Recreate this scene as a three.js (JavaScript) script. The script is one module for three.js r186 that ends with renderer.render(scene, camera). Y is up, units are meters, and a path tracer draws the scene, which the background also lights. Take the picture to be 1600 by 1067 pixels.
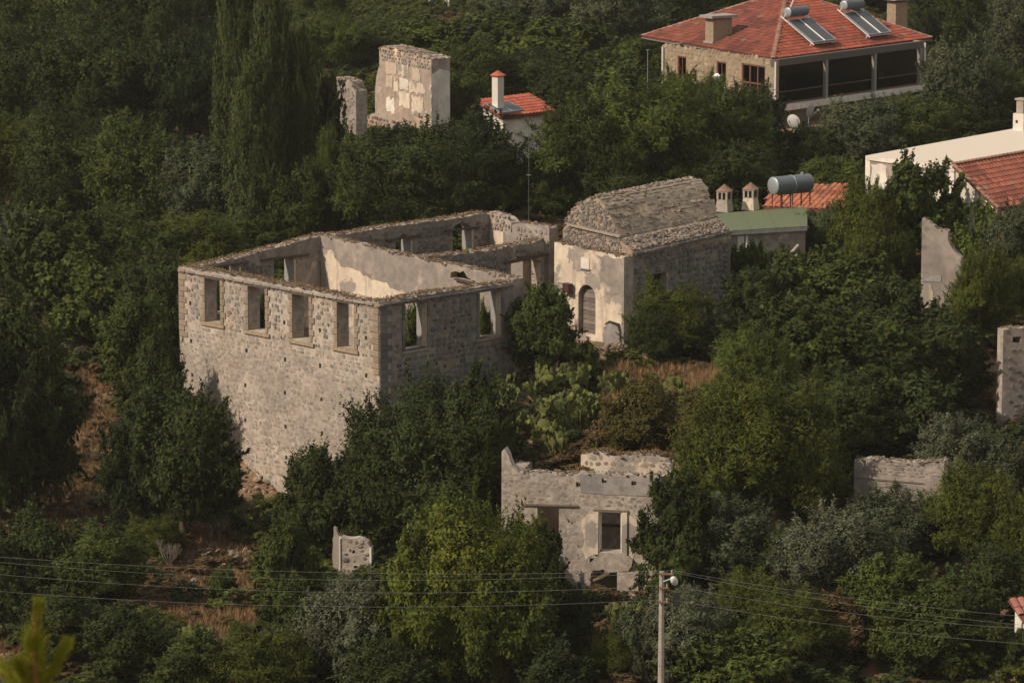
import * as THREE from 'three';
import { mergeGeometries } from 'three/addons/utils/BufferGeometryUtils.js';

// ------------------------------------------------------------ camera, sky, sun, exposure
const scene = new THREE.Scene();
const F = 6000, PITCH = 10 * Math.PI / 180, EYE = new THREE.Vector3(0, 37, 0);     // focal length in pixels of a 1600 px wide frame
const camera = new THREE.PerspectiveCamera(2 * Math.atan(533.5 / F) * 180 / Math.PI, 1600 / 1067, 1, 6000);
camera.position.copy(EYE);
camera.rotation.x = -PITCH;
camera.focus = 172; camera.userData.fStop = 7;
scene.add(camera);

const SKY = 0.95;
const sunDir = new THREE.Vector3(-0.91, 0, 0.496).normalize().multiplyScalar(Math.cos(0.70)).setY(Math.sin(0.70)).normalize();
{ // pale hazy summer sky, a little brighter round the sun
  const W = 256, H = 128, d = new Float32Array(W * H * 4);
  for (let j = 0; j < H; j++) for (let i = 0; i < W; i++) {
    const up = ((j + 0.5) / H - 0.5) * Math.PI, az = ((i + 0.5) / W - 0.5) * 2 * Math.PI, y = Math.sin(up), c = Math.cos(up) * Math.cos(az) * sunDir.x + y * sunDir.y + Math.cos(up) * Math.sin(az) * sunDir.z;
    const t = Math.pow(Math.max(0, y), 0.55), g = 0.22 * Math.pow(Math.max(0, c), 6), o = (j * W + i) * 4;
    d[o] = SKY * (0.74 + (0.40 - 0.74) * t + g); d[o + 1] = SKY * (0.69 + (0.45 - 0.69) * t + g * 0.9); d[o + 2] = SKY * (0.61 + (0.50 - 0.61) * t + g * 0.75); d[o + 3] = 1;
  }
  const t = new THREE.DataTexture(d, W, H, THREE.RGBAFormat, THREE.FloatType); t.mapping = THREE.EquirectangularReflectionMapping; t.magFilter = THREE.LinearFilter; t.needsUpdate = true;
  scene.background = t; scene.environment = t;
}
const sun = new THREE.DirectionalLight(new THREE.Color().setRGB(1, 0.87, 0.72), 4.3);
sun.position.copy(sunDir).multiplyScalar(260).add(new THREE.Vector3(0, 5, -190));
sun.target.position.set(0, 5, -190);
sun.castShadow = true;
Object.assign(sun.shadow.camera, { left: -130, right: 130, top: 150, bottom: -150, near: 1, far: 600 });
sun.shadow.mapSize.set(4096, 4096);
scene.add(sun, sun.target);
const renderer = new THREE.WebGLRenderer({ antialias: true });
renderer.toneMapping = THREE.LinearToneMapping;
renderer.toneMappingExposure = 1.03;
renderer.shadowMap.enabled = true;

scene.fog = new THREE.FogExp2(0xd2cdc2, 0.00010);

// ------------------------------------------------------------ helpers
function rng(seed) { let s = seed | 0; return () => { s = (s + 0x6d2b79f5) | 0; let t = Math.imul(s ^ (s >>> 15), 1 | s); t = (t + Math.imul(t ^ (t >>> 7), 61 | t)) ^ t; return ((t ^ (t >>> 14)) >>> 0) / 4294967296; }; }
const V = (x, y, z) => new THREE.Vector3(x, y, z);
const lerp = THREE.MathUtils.lerp, clamp = THREE.MathUtils.clamp, sstep = THREE.MathUtils.smoothstep;
const cp = Math.cos(PITCH), sp = Math.sin(PITCH);
const ray = (px, py) => { const a = (px - 800) / F, b = (533.5 - py) / F; return V(a, b * cp - sp, -(cp + b * sp)); };
const at = (px, py, d) => { const r = ray(px, py); return r.multiplyScalar(d / -r.z).add(EYE); };          // a surveyed point: sight line and distance
const level = (px, py, h) => { const r = ray(px, py); return r.multiplyScalar((h - EYE.y) / r.y).add(EYE); };  // a surveyed point: sight line and height
const used = {};
function numbered(n) { const k = used[n] = (used[n] ?? -1) + 1; return k ? n + '_' + String(k).padStart(3, '0') : n; }
function tag(o, label, category, group, kind) {
  if (label) o.userData.label = label;
  if (category) o.userData.category = category;
  if (group) o.userData.group = group;
  if (kind) o.userData.kind = kind;
  return o;
}
function thing(name, label, category, pos = [0, 0, 0], turn = 0, group) {
  const o = new THREE.Group(); o.name = numbered(name); o.position.set(...(pos.isVector3 ? pos.toArray() : pos)); o.rotation.y = turn;
  scene.add(o); return tag(o, label, category, group);
}
function shade(m) { m.castShadow = m.receiveShadow = true; return m; }
function part(name, geo, mat, parent, label) {
  const m = shade(new THREE.Mesh(geo, mat)); m.name = parent === scene ? numbered(name) : name; parent.add(m); if (label) m.userData.label = label; return m;
}
function flat(g) { const h = g.index ? g.toNonIndexed() : g; h.computeVertexNormals(); return h; }
function boxUV(g, k = 1) {                          // uv in metres, by the side a face looks to
  const h = g.index ? g.toNonIndexed() : g, p = h.attributes.position, uv = new Float32Array(p.count * 2);
  const a = V(), b = V(), c = V(), n = V();
  for (let i = 0; i < p.count; i += 3) {
    a.fromBufferAttribute(p, i); b.fromBufferAttribute(p, i + 1); c.fromBufferAttribute(p, i + 2);
    n.copy(b).sub(a).cross(c.clone().sub(a));
    const ax = Math.abs(n.x), ay = Math.abs(n.y), az = Math.abs(n.z);
    [a, b, c].forEach((q, j) => {
      const [u, v] = ay > ax && ay > az ? [q.x, q.z] : ax > az ? [q.z, q.y] : [q.x, q.y];
      uv[(i + j) * 2] = u * k; uv[(i + j) * 2 + 1] = v * k;
    });
  }
  h.setAttribute('uv', new THREE.BufferAttribute(uv, 2));
  return h;
}
function box(w, h, d, x = 0, y = 0, z = 0, ry = 0, rx = 0, rz = 0) {
  const g = new THREE.BoxGeometry(w, h, d).toNonIndexed();
  g.applyMatrix4(new THREE.Matrix4().makeRotationFromEuler(new THREE.Euler(rx, ry, rz)).setPosition(x, y, z));
  return boxUV(g);
}
function bar(a, b, r, r2 = r, seg = 6) {             // a round bar from a to b
  const d = b.clone().sub(a), g = new THREE.CylinderGeometry(r2, r, d.length(), seg, 1).toNonIndexed();
  g.applyQuaternion(new THREE.Quaternion().setFromUnitVectors(V(0, 1, 0), d.clone().normalize()));
  const m = a.clone().add(b).multiplyScalar(0.5); g.translate(m.x, m.y, m.z);
  return g;
}
const merge = (l) => { const keep = new Set(Object.keys(l[0].attributes)); for (const g of l) for (const k of [...keep]) if (!g.attributes[k]) keep.delete(k);
  return mergeGeometries(l.map((g) => { const h = g.index ? g.toNonIndexed() : g.clone(); for (const k of Object.keys(h.attributes)) if (!keep.has(k)) h.deleteAttribute(k); return h; })); };
function painted(g, c) { const n = g.attributes.position.count, a = new Float32Array(n * 3); for (let i = 0; i < n; i++) a.set(c, i * 3); g.setAttribute('color', new THREE.BufferAttribute(a, 3)); return g; }

// ------------------------------------------------------------ textures (tiling noise)
function lattice(n, seed) { const r = rng(seed), a = new Float32Array(n * n); for (let i = 0; i < n * n; i++) a[i] = r(); return a; }
function noise(n, seed) {
  const a = lattice(n, seed);
  return (u, v) => {
    let x = u * n, y = v * n; const i = Math.floor(x), j = Math.floor(y); x -= i; y -= j; x = x * x * (3 - 2 * x); y = y * y * (3 - 2 * y);
    const I = ((i % n) + n) % n, J = ((j % n) + n) % n, I1 = (I + 1) % n, J1 = (J + 1) % n;
    return lerp(lerp(a[J * n + I], a[J * n + I1], x), lerp(a[J1 * n + I], a[J1 * n + I1], x), y);
  };
}
function fbm(n, oct, seed) { const l = []; for (let i = 0; i < oct; i++) l.push(noise(n << i, seed + i * 17)); return (u, v) => { let s = 0, k = 0.5, t = 0; for (const f of l) { s += f(u, v) * k; t += k; k *= 0.55; } return s / t; }; }
function tex(size, metres, fn) {                    // fn(u, v) -> [r, g, b] linear
  const d = new Uint8Array(size * size * 4);
  for (let j = 0; j < size; j++) for (let i = 0; i < size; i++) { const c = fn(i / size, j / size); for (let k = 0; k < 3; k++) d[(j * size + i) * 4 + k] = clamp(c[k], 0, 1) * 255; d[(j * size + i) * 4 + 3] = 255; }
  const t = new THREE.DataTexture(d, size, size); t.wrapS = t.wrapT = THREE.RepeatWrapping; t.magFilter = THREE.LinearFilter; t.minFilter = THREE.LinearMipmapLinearFilter; t.generateMipmaps = true;
  t.repeat.set(1 / metres, 1 / metres); t.needsUpdate = true; return t;
}
const mix3 = (a, b, t) => [lerp(a[0], b[0], t), lerp(a[1], b[1], t), lerp(a[2], b[2], t)];
const sc3 = (a, k) => [a[0] * k, a[1] * k, a[2] * k];
const n1 = fbm(4, 6, 11), n2 = fbm(8, 5, 29), n3 = fbm(32, 4, 47), n4 = fbm(3, 5, 71), n5 = noise(128, 5);
const streak = (u, v) => n3(u * 1.0, v * 0.125 + 0.3);
const tGrain = tex(512, 1.3, (u, v) => { const k = 0.80 + 0.5 * (n3(u, v) - 0.5) + 0.4 * (n2(u, v) - 0.5); return [k, k * 0.985, k * 0.965]; });
const tGrainBump = tex(512, 1.3, (u, v) => { const k = 0.6 * n3(u, v) + 0.4 * n2(v, u); return [k, k, k]; });
const n6 = fbm(64, 4, 91);
const tMortar = tex(1024, 10, (u, v) => {
  const a = n1(u, v), b = n6(u, v), c = n2(v, u);
  let k = mix3([0.40, 0.33, 0.268], [0.325, 0.27, 0.222], sstep(a, 0.4, 0.62));
  k = mix3(k, [0.23, 0.20, 0.17], 0.6 * sstep(c, 0.56, 0.7)); k = mix3(k, [0.25, 0.215, 0.185], 0.55 * sstep(n2(u * 2, v * 0.5), 0.54, 0.68)); k = mix3(k, [0.45, 0.385, 0.32], 0.6 * sstep(n1(v + 0.3, u), 0.55, 0.68)); k = mix3(k, [0.34, 0.265, 0.175], 0.5 * sstep(n4(u, v), 0.55, 0.7));
  return sc3(k, 0.55 + 0.9 * b);
});
const tPlaster = tex(1024, 6.5, (u, v) => {           // mostly sound cream plaster
  const a = n1(u, v), b = n3(u, v), c = n2(u, v), s = streak(u, v);
  let k = mix3([0.66, 0.54, 0.41], [0.55, 0.44, 0.34], sstep(a, 0.4, 0.6));
  k = mix3(k, [0.30, 0.255, 0.215], sstep(0.62 * a + 0.38 * c + 0.1 * (b - 0.5), 0.515, 0.56));
  k = mix3(k, [0.32, 0.26, 0.2], 0.55 * sstep(s, 0.55, 0.75));
  return sc3(k, 0.84 + 0.32 * b);
});
const tOldPlaster = tex(1024, 7, (u, v) => {          // mostly perished plaster
  const a = n1(v, u), b = n3(u, v), c = n2(u, v), d = n4(u, v);
  let k = mix3([0.33, 0.27, 0.225], [0.245, 0.205, 0.175], sstep(a, 0.38, 0.62));
  k = mix3(k, [0.58, 0.46, 0.35], sstep(0.6 * d + 0.4 * c, 0.55, 0.63));
  k = mix3(k, [0.15, 0.135, 0.12], 0.7 * sstep(c, 0.6, 0.72));
  return sc3(k, 0.72 + 0.56 * b);
});
const tWhite = tex(512, 5, (u, v) => { const a = n1(u, v), b = n3(u, v); return sc3(mix3(mix3([0.74, 0.67, 0.575], [0.60, 0.535, 0.45], sstep(a, 0.42, 0.64)), [0.42, 0.37, 0.31], 0.5 * sstep(n2(v, u * 3), 0.56, 0.72)), 0.9 + 0.2 * b); });
const tSoil = tex(1024, 17, (u, v) => {
  const a = n1(u, v), b = n3(u, v), c = n2(u, v);
  let k = mix3([0.25, 0.145, 0.085], [0.175, 0.105, 0.06], sstep(a, 0.4, 0.6));
  k = mix3(k, [0.07, 0.075, 0.028], 0.8 * sstep(c, 0.5, 0.6)); k = mix3(k, [0.27, 0.18, 0.09], 0.6 * sstep(n4(v, u), 0.52, 0.64));
  return sc3(k, 0.5 + b);
});
const tBark = tex(256, 1, (u, v) => { const k = 0.4 + 0.9 * n3(u * 1, v * 0.25); return [0.11 * k, 0.085 * k, 0.062 * k]; });

function std(c, rough = 0.95, o = {}) { const m = new THREE.MeshStandardMaterial({ roughness: rough, metalness: 0, ...o }); m.color.setRGB(...c); return m; }
const W1 = [1, 1, 1];
const M = {
  mortar: std(W1, 1, { map: tMortar, bumpMap: tGrainBump, bumpScale: 0.02 }),
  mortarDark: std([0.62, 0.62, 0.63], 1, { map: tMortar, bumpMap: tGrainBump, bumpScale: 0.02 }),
  cream: std([0.60, 0.49, 0.37], 0.9, { map: tGrain }),
  plaster: std(W1, 0.95, { map: tPlaster, bumpMap: tGrainBump, bumpScale: 0.006 }),
  oldPlaster: std(W1, 0.97, { map: tOldPlaster, bumpMap: tGrainBump, bumpScale: 0.012 }),
  white: std(W1, 0.9, { map: tWhite }),
  stainedWhite: std([1.22, 1.25, 1.3], 0.95, { map: tPlaster, bumpMap: tGrainBump, bumpScale: 0.01 }),
  cement: std([0.36, 0.34, 0.32], 0.95, { map: tGrain }),
  stainedCement: std([0.92, 0.98, 1.06], 0.97, { map: tOldPlaster, bumpMap: tGrainBump, bumpScale: 0.008 }),
  concrete: std([0.42, 0.36, 0.31], 0.95, { map: tGrain, bumpMap: tGrainBump, bumpScale: 0.004 }),
  stones: std(W1, 0.95, { map: tGrain, bumpMap: tGrainBump, bumpScale: 0.012, vertexColors: true }),
  soil: std(W1, 1, { map: tSoil, bumpMap: tGrainBump, bumpScale: 0.03 }),
  bark: std(W1, 1, { map: tBark }),
  paleBark: std([2.6, 2.7, 2.9], 1, { map: tBark }),
  wood: std([0.085, 0.06, 0.045], 0.9, { map: tGrain }),
  oldWood: std([0.20, 0.155, 0.115], 0.9, { map: tGrain }),
  dryGrass: std([0.24, 0.14, 0.062], 1, { side: THREE.DoubleSide, vertexColors: true }),
  iron: std([0.10, 0.06, 0.05], 0.6, { metalness: 0.4 }),
  metal: std([0.35, 0.37, 0.38], 0.45, { metalness: 0.5 }),
  tankMetal: std([0.115, 0.13, 0.145], 0.65),
  whiteMetal: std([0.72, 0.70, 0.66], 0.5),
  collector: std([0.05, 0.052, 0.055], 0.35, { metalness: 0.0 }),
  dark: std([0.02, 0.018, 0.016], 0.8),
  brownFrame: std([0.16, 0.06, 0.04], 0.6),
  curtain: std([0.62, 0.58, 0.54], 0.9),
  wire: std([0.15, 0.145, 0.13], 0.6, { metalness: 0.2 }),
  greenRoof: std([0.135, 0.16, 0.08], 0.85, { map: tGrain }),
  lampGlass: std([0.72, 0.76, 0.80], 0.25),
  brick: std([0.42, 0.16, 0.085], 0.95, { map: tGrain }),
};
const glass = new THREE.MeshPhysicalMaterial({ roughness: 0.05, transmission: 1, thickness: 0, ior: 1.5, specularIntensity: 0.2 }); glass.color.setRGB(0.3, 0.31, 0.32);
// ------------------------------------------------------------ ground
const GP = [ // x, z, height: levelled points of the hillside
  [-25, -95, -3], [0, -95, -3], [25, -95, -3], [-25, -120, -1.6], [0, -120, -1.6], [22, -120, -1],
  [-22, -136, -0.6], [-10, -136, -0.6], [0, -138, 0], [12, -135, 0.2], [22, -138, 0.8],
  [-28, -150, 0], [-18, -152, 0], [-10, -152, -0.2], [-3, -150, 0.2], [-24, -165, 1.5], [-30, -180, 2.6], [-20, -185, 3.0], [-34, -210, 5],
  [-10.6, -169, 0.2], [-6.8, -163.6, 0.7], [-16.5, -175, 1.5], [-13.6, -164.5, 0], [-17, -168, 0.9], [-5, -158, 0.6], [-8, -160, 0.2],
  [0.9, -169.6, 4.8], [-2.2, -166, 3.6], [1.3, -165, 4.7], [3.6, -176.6, 5.4], [6, -172, 5.4], [11.5, -181, 6], [14, -184, 6],
  [-7.7, -172.8, 4.2], [-4, -180, 6], [-10, -178, 5], [-12.4, -186, 5.2], [-20, -198, 5], [0, -200, 7], [10, -205, 7.6], [25, -205, 7.4],
  [16, -230, 8.6], [28, -240, 9], [-10, -230, 7], [-32, -245, 7], [-20, -300, 8], [20, -300, 9], [0, -270, 8], [0, -340, 8], [40, -280, 9], [-45, -290, 8],
  [3, -160, 5.6], [6.5, -154, 5.4], [10, -164, 6], [1, -153.5, 5.2], [3.9, -146.5, 0.8], [0, -144, 0.3], [-2.5, -149, 0.8], [7, -147, 1.2],
  [14, -160, 5], [19, -175, 6.2], [25, -172, 4.4], [22, -166.5, 3.0], [23.5, -168.5, 3.3], [12, -145, 1.5], [18, -141, 1.2], [15, -130, 0], [20, -150, 3], [15, -152, 4], [22, -158, 3.9], [26, -160, 3.9],
  [0, -500, 9], [80, -400, 14], [-80, -400, 12], [60, -180, 7], [-60, -180, 4], [60, -120, 2], [-60, -120, -1], [0, -60, 2], [0, -20, 29], [-10, -8, 33.6], [0, 10, 36], [60, -20, 30], [-60, -20, 30], [0, 100, 60],
];
const gN = fbm(8, 4, 333);
function ground(x, z) {
  let s = 0, w = 0;
  for (const [a, b, h] of GP) { const d = (x - a) ** 2 + (z - b) ** 2, k = 1 / ((d + 3) * (d + 3)); s += k * h; w += k; }
  const far = Math.max(Math.abs(x) - 150, -z - 520, z - 120, 0);
  return s / w + (gN(x / 40 + 50, z / 40 + 50) - 0.5) * 1.1 + far * 0.12;
}
function groundAt(px, py) {                         // where a sight line meets the ground
  const r = ray(px, py); let k = 90;
  for (; k < 460; k += 0.5) { const x = r.x * k, y = EYE.y + r.y * k, z = r.z * k; if (y < ground(x, z)) break; }
  return V(r.x * k, ground(r.x * k, r.z * k), r.z * k);
}
{
  const xs = [], zs = [];
  for (let x = -1500; x < -320; x += 150) xs.push(x); for (let x = -320; x < -64; x += 16) xs.push(x); for (let x = -64; x <= 64; x += 1) xs.push(x); for (let x = 76; x <= 320; x += 16) xs.push(x); for (let x = 450; x <= 1600; x += 150) xs.push(x);
  for (let z = 400; z > 20; z -= 40) zs.push(z); for (let z = 20; z > -100; z -= 5) zs.push(z); for (let z = -100; z > -260; z -= 1) zs.push(z); for (let z = -260; z > -400; z -= 4) zs.push(z); for (let z = -400; z > -800; z -= 40) zs.push(z); for (let z = -800; z >= -3200; z -= 200) zs.push(z);
  const pos = [], uv = [], idx = [];
  for (const z of zs) for (const x of xs) { pos.push(x, ground(x, z), z); uv.push(x, z); }
  const n = xs.length;
  for (let j = 0; j + 1 < zs.length; j++) for (let i = 0; i + 1 < n; i++) { const a = j * n + i; idx.push(a, a + 1, a + n, a + 1, a + n + 1, a + n); }
  const g = new THREE.BufferGeometry(); g.setAttribute('position', new THREE.Float32BufferAttribute(pos, 3)); g.setAttribute('uv', new THREE.Float32BufferAttribute(uv, 2)); g.setIndex(idx); g.computeVertexNormals();
  tag(part('ground', g, M.soil, scene), 'brown earth hillside with dry soil showing between the shrubs', null, null, 'structure');
}
// ------------------------------------------------------------ masonry helpers
const PAL = {
  beige: [[0.39, 0.325, 0.27], [0.35, 0.29, 0.24], [0.38, 0.31, 0.25], [0.33, 0.275, 0.23], [0.42, 0.355, 0.295], [0.31, 0.27, 0.24], [0.39, 0.305, 0.245], [0.37, 0.30, 0.245], [0.34, 0.285, 0.235], [0.255, 0.23, 0.205]],
  upper: [[0.16, 0.15, 0.138], [0.21, 0.19, 0.172], [0.29, 0.25, 0.21], [0.35, 0.295, 0.245], [0.18, 0.168, 0.152], [0.33, 0.27, 0.22]],
  quoin: [[0.28, 0.215, 0.155], [0.32, 0.25, 0.185], [0.255, 0.20, 0.15], [0.30, 0.23, 0.17]],
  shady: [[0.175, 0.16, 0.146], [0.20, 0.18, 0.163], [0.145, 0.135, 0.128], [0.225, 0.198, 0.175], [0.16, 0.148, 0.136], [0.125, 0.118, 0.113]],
  slab: [[0.33, 0.27, 0.22], [0.285, 0.235, 0.195], [0.36, 0.30, 0.245], [0.25, 0.21, 0.18], [0.31, 0.24, 0.185]],
  cope: [[0.21, 0.16, 0.115], [0.27, 0.215, 0.165], [0.17, 0.135, 0.10], [0.31, 0.25, 0.20], [0.24, 0.175, 0.115]],
};
const tone = new Map();
function toneMat(c) { const k = c.map((x) => x.toFixed(3)).join(); if (!tone.has(k)) tone.set(k, std(c.map((x) => x * 1.15), 0.95, { map: tGrain, bumpMap: tGrainBump, bumpScale: 0.012 })); return tone.get(k); }
const STONE = [], LUMP = [], BLOCK = [];
for (let i = 0; i < 9; i++) {                        // irregular rubble stone, unit size, face at z = 1
  const r = rng(900 + i), n = 6 + (i % 3), P = [];
  for (let k = 0; k < n; k++) { const a = (k + 0.35 * (r() - 0.5)) / n * 2 * Math.PI, q = 0.5 * (0.86 + 0.18 * r()) / Math.pow(Math.pow(Math.abs(Math.cos(a)), 4.4) + Math.pow(Math.abs(Math.sin(a)), 4.4), 1 / 4.4); P.push([Math.cos(a) * q, Math.sin(a) * q]); }
  const v = [], tx = (r() - 0.5) * 0.5, ty = (r() - 0.5) * 0.5, z = (x, y) => 1 + tx * x + ty * y;
  for (let k = 0; k < n; k++) {
    const [a, b] = P[k], [c, d] = P[(k + 1) % n], s = 0.84;
    v.push(a, b, -1, c, d, -1, c * s, d * s, z(c, d), a, b, -1, c * s, d * s, z(c, d), a * s, b * s, z(a, b), a * s, b * s, z(a, b), c * s, d * s, z(c, d), 0, 0, z(0, 0) + 0.12);
  }
  const g = new THREE.BufferGeometry(); g.setAttribute('position', new THREE.Float32BufferAttribute(v, 3)); g.computeVertexNormals(); STONE.push(boxUV(g));
}
for (let i = 0; i < 5; i++) {                        // squared block with worn edges
  const r = rng(950 + i), j = () => (r() - 0.5) * 0.05, v = [], s = 0.47;
  const B = [[-0.5 + j(), -0.5 + j()], [0.5 + j(), -0.5 + j()], [0.5 + j(), 0.5 + j()], [-0.5 + j(), 0.5 + j()]], T = B.map(([a, b]) => [a - Math.sign(a) * 0.035, b - Math.sign(b) * 0.06]);
  for (let k = 0; k < 4; k++) { const l = (k + 1) % 4; v.push(...B[k], -1, ...B[l], -1, ...B[l], 0.6, ...B[k], -1, ...B[l], 0.6, ...B[k], 0.6, ...B[k], 0.6, ...B[l], 0.6, ...T[l], 1, ...B[k], 0.6, ...T[l], 1, ...T[k], 1); }
  v.push(...T[0], 1, ...T[1], 1, ...T[2], 1, ...T[0], 1, ...T[2], 1, ...T[3], 1);
  const g = new THREE.BufferGeometry(); g.setAttribute('position', new THREE.Float32BufferAttribute(v, 3)); g.computeVertexNormals(); BLOCK.push(boxUV(g));
}
for (let i = 0; i < 6; i++) {
  const g = new THREE.IcosahedronGeometry(1, 0), r = rng(980 + i), p = g.attributes.position, m = new Map();
  for (let k = 0; k < p.count; k++) { const key = [p.getX(k), p.getY(k), p.getZ(k)].map((x) => x.toFixed(3)).join(); if (!m.has(key)) m.set(key, 0.7 + 0.5 * r()); const q = m.get(key); p.setXYZ(k, p.getX(k) * q, p.getY(k) * q * 0.8, p.getZ(k) * q); }
  g.computeVertexNormals(); LUMP.push(boxUV(g));
}
const mat4 = (x, y, z, sx, sy, sz, rz = 0, ry = 0, rx = 0) => new THREE.Matrix4().compose(V(x, y, z), new THREE.Quaternion().setFromEuler(new THREE.Euler(rx, ry, rz)), V(sx, sy, sz));
function stamp(list, g, m, c) { const h = g.clone().applyMatrix4(m); list.push(painted(h, c)); }
function vary(c, r, k = 0.22) { const q = 1 + (r() - 0.5) * 2 * k; return [c[0] * q * (1 + (r() - 0.5) * 0.08), c[1] * q, c[2] * q * (1 + (r() - 0.5) * 0.08)]; }
const pw = (pts) => (x) => { for (let i = 0; i + 1 < pts.length; i++) if (x <= pts[i + 1][0]) return lerp(pts[i][1], pts[i + 1][1], (x - pts[i][0]) / (pts[i + 1][0] - pts[i][0] || 1)); return pts[pts.length - 1][1]; };
function jag(pts, amp, step, r) {                    // a broken edge along a polyline
  const out = [];
  for (let i = 0; i + 1 < pts.length; i++) {
    const [a, b] = pts[i], [c, d] = pts[i + 1], l = Math.hypot(c - a, d - b), n = Math.max(1, Math.round(l / step));
    for (let k = 0; k < n; k++) { const t = k / n, q = k ? amp : amp * 0.4; out.push([lerp(a, c, t) + (r() - 0.5) * 2 * q, lerp(b, d, t) + (r() - 0.5) * 2 * q]); }
  }
  out.push(pts[pts.length - 1]); return out;
}
function wallGeo(outline, holes, th, z0 = 0) {
  const s = new THREE.Shape(outline.map(([x, y]) => new THREE.Vector2(x, y)));
  for (const h of holes) s.holes.push(new THREE.Path(h.map(([x, y]) => new THREE.Vector2(x, y))));
  const g = new THREE.ExtrudeGeometry(s, { depth: th, bevelEnabled: false, curveSegments: 8 }); g.translate(0, 0, z0 - th); return g;
}
const rect = (x0, x1, y0, y1) => [[x0, y0], [x1, y0], [x1, y1], [x0, y1]];
function wall(parent, name, { pos = [0, 0, 0], rot = 0, L, y0 = -1.5, top, outline, holes = [], th = 0.6, mat = M.mortar, side = M.mortar, seed = 1, jagAmp = 0.06, step = 0.28, label }) {
  const r = rng(seed), T = top && jag(top, jagAmp, step, r);
  const o = outline ?? [[0, y0], [L, y0], ...T.slice().reverse()];
  const m = part(name, wallGeo(o, holes, th), [mat, side], parent, label);
  m.position.set(...pos); m.rotation.y = rot; m.userData.top = undefined; delete m.userData.top;
  return m;
}
function rubble(w, { x0, x1, y0, y1, row = [0.15, 0.27], wide = [0.17, 0.46], pal = PAL.beige, depth = 0.035, keep = 0.85, fill = 0.86, singles = 0, minSingle = 0, ok = () => true, seed = 1, name = 'stone', z = 0, even = 0.12 }) {
  const r = rng(seed), all = [];
  for (let y = y0; y < y1;) {
    const h = lerp(row[0], row[1], r());
    for (let x = x0 - r() * 0.3; x < x1;) {
      const b = lerp(wide[0], wide[1], Math.pow(r(), 1.4)), cx = x + b / 2, cy = y + h / 2 + (r() - 0.5) * h * even * 2;
      if (cx - b / 2 > x0 - 0.02 && cx + b / 2 < x1 + 0.02 && r() < keep * (0.55 + 0.9 * n2(cx / 16 + seed * 0.03, cy / 13)) && ok(cx, cy, b / 2, h / 2)) all.push({ x: cx, y: cy, w: b * fill * (0.9 + 0.14 * r()), h: h * fill * (0.85 + 0.28 * r()), c: sc3(pal[Math.floor(r() * pal.length)], 0.82 + 0.4 * n1(cx / 14 + seed * 0.07, cy / 11)), g: STONE[Math.floor(r() * STONE.length)], a: (r() - 0.5) * even * 2, d: depth * (0.5 + r()) });
      x += b;
    }
    y += h;
  }
  all.sort((p, q) => q.w * q.h - p.w * p.h);
  const list = [];
  all.forEach((s, i) => {
    if (i < singles) { const m = part(name, s.g, toneMat(s.c.map((x) => Math.round(x * 50) / 50)), w); m.position.set(s.x, s.y, z); m.scale.set(s.w, s.h, s.d); m.rotation.z = s.a; }
    else stamp(list, s.g, mat4(s.x, s.y, z, s.w, s.h, s.d, s.a), vary(s.c, r));
  });
  if (list.length) tag(part('rubble_stones', mergeGeometries(list), M.stones, w), null, null, null, 'stuff');
}
function block(w, name, x, y, bw, bh, d, pal, r, z = 0, rot = 0) { const m = part(name, BLOCK[Math.floor(r() * BLOCK.length)], toneMat(pal[Math.floor(r() * pal.length)]), w); m.position.set(x, y, z); m.scale.set(bw, bh, d); m.rotation.z = rot; return m; }
const BLADE = (() => { const l = []; const r = rng(77); for (let i = 0; i < 9; i++) { const a = r() * 6.28, q = 0.25 + 0.5 * r(), x = Math.cos(a) * q, z = Math.sin(a) * q, w = 0.06; l.push(-w * Math.sin(a), 0, w * Math.cos(a), w * Math.sin(a), 0, -w * Math.cos(a), x, 0.7 + 0.5 * r(), z); } const g = new THREE.BufferGeometry(); g.setAttribute('position', new THREE.Float32BufferAttribute(l, 3)); g.computeVertexNormals(); return g; })();
function coping(w, line, z0, z1, { seed = 3, size = [0.04, 0.10], per = 16, weeds = 18, pal = PAL.cope, weedSize = 0.16, over = 0.03 } = {}) {   // broken stones and dry weeds along a wall top
  const r = rng(seed), list = [], grass = [];
  for (let i = 0; i + 1 < line.length; i++) {
    const [a, b] = line[i], [c, d] = line[i + 1], l = Math.hypot(c - a, d - b);
    for (let k = 0; k < l * per; k++) { const t = r(), s = lerp(size[0], size[1], r() * r()); stamp(list, LUMP[Math.floor(r() * 6)], mat4(lerp(a, c, t), lerp(b, d, t) + (r() - 0.6) * 0.07, lerp(z0 - over, z1 + over, r()), s * (1 + r()), s * 0.75, s * (1 + 0.5 * r()), (r() - 0.5) * 0.4, r() * 6), vary(pal[Math.floor(r() * pal.length)], r)); }
    for (let k = 0; k < l * weeds; k++) { const t = r(), s = weedSize * (0.5 + r()); grass.push(painted(BLADE.clone().applyMatrix4(mat4(lerp(a, c, t), lerp(b, d, t) + 0.01, lerp(z0, z1, r()), s, s * 0.4, s, 0, r() * 6)), vary([0.8, 0.8, 0.8], r, 0.45))); }
  }
  if (list.length) tag(part('coping_rubble', mergeGeometries(list), M.stones, w), null, null, null, 'stuff');
  if (grass.length) tag(part('dry_weeds', mergeGeometries(grass), M.dryGrass, w), null, null, null, 'stuff');
}
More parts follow.
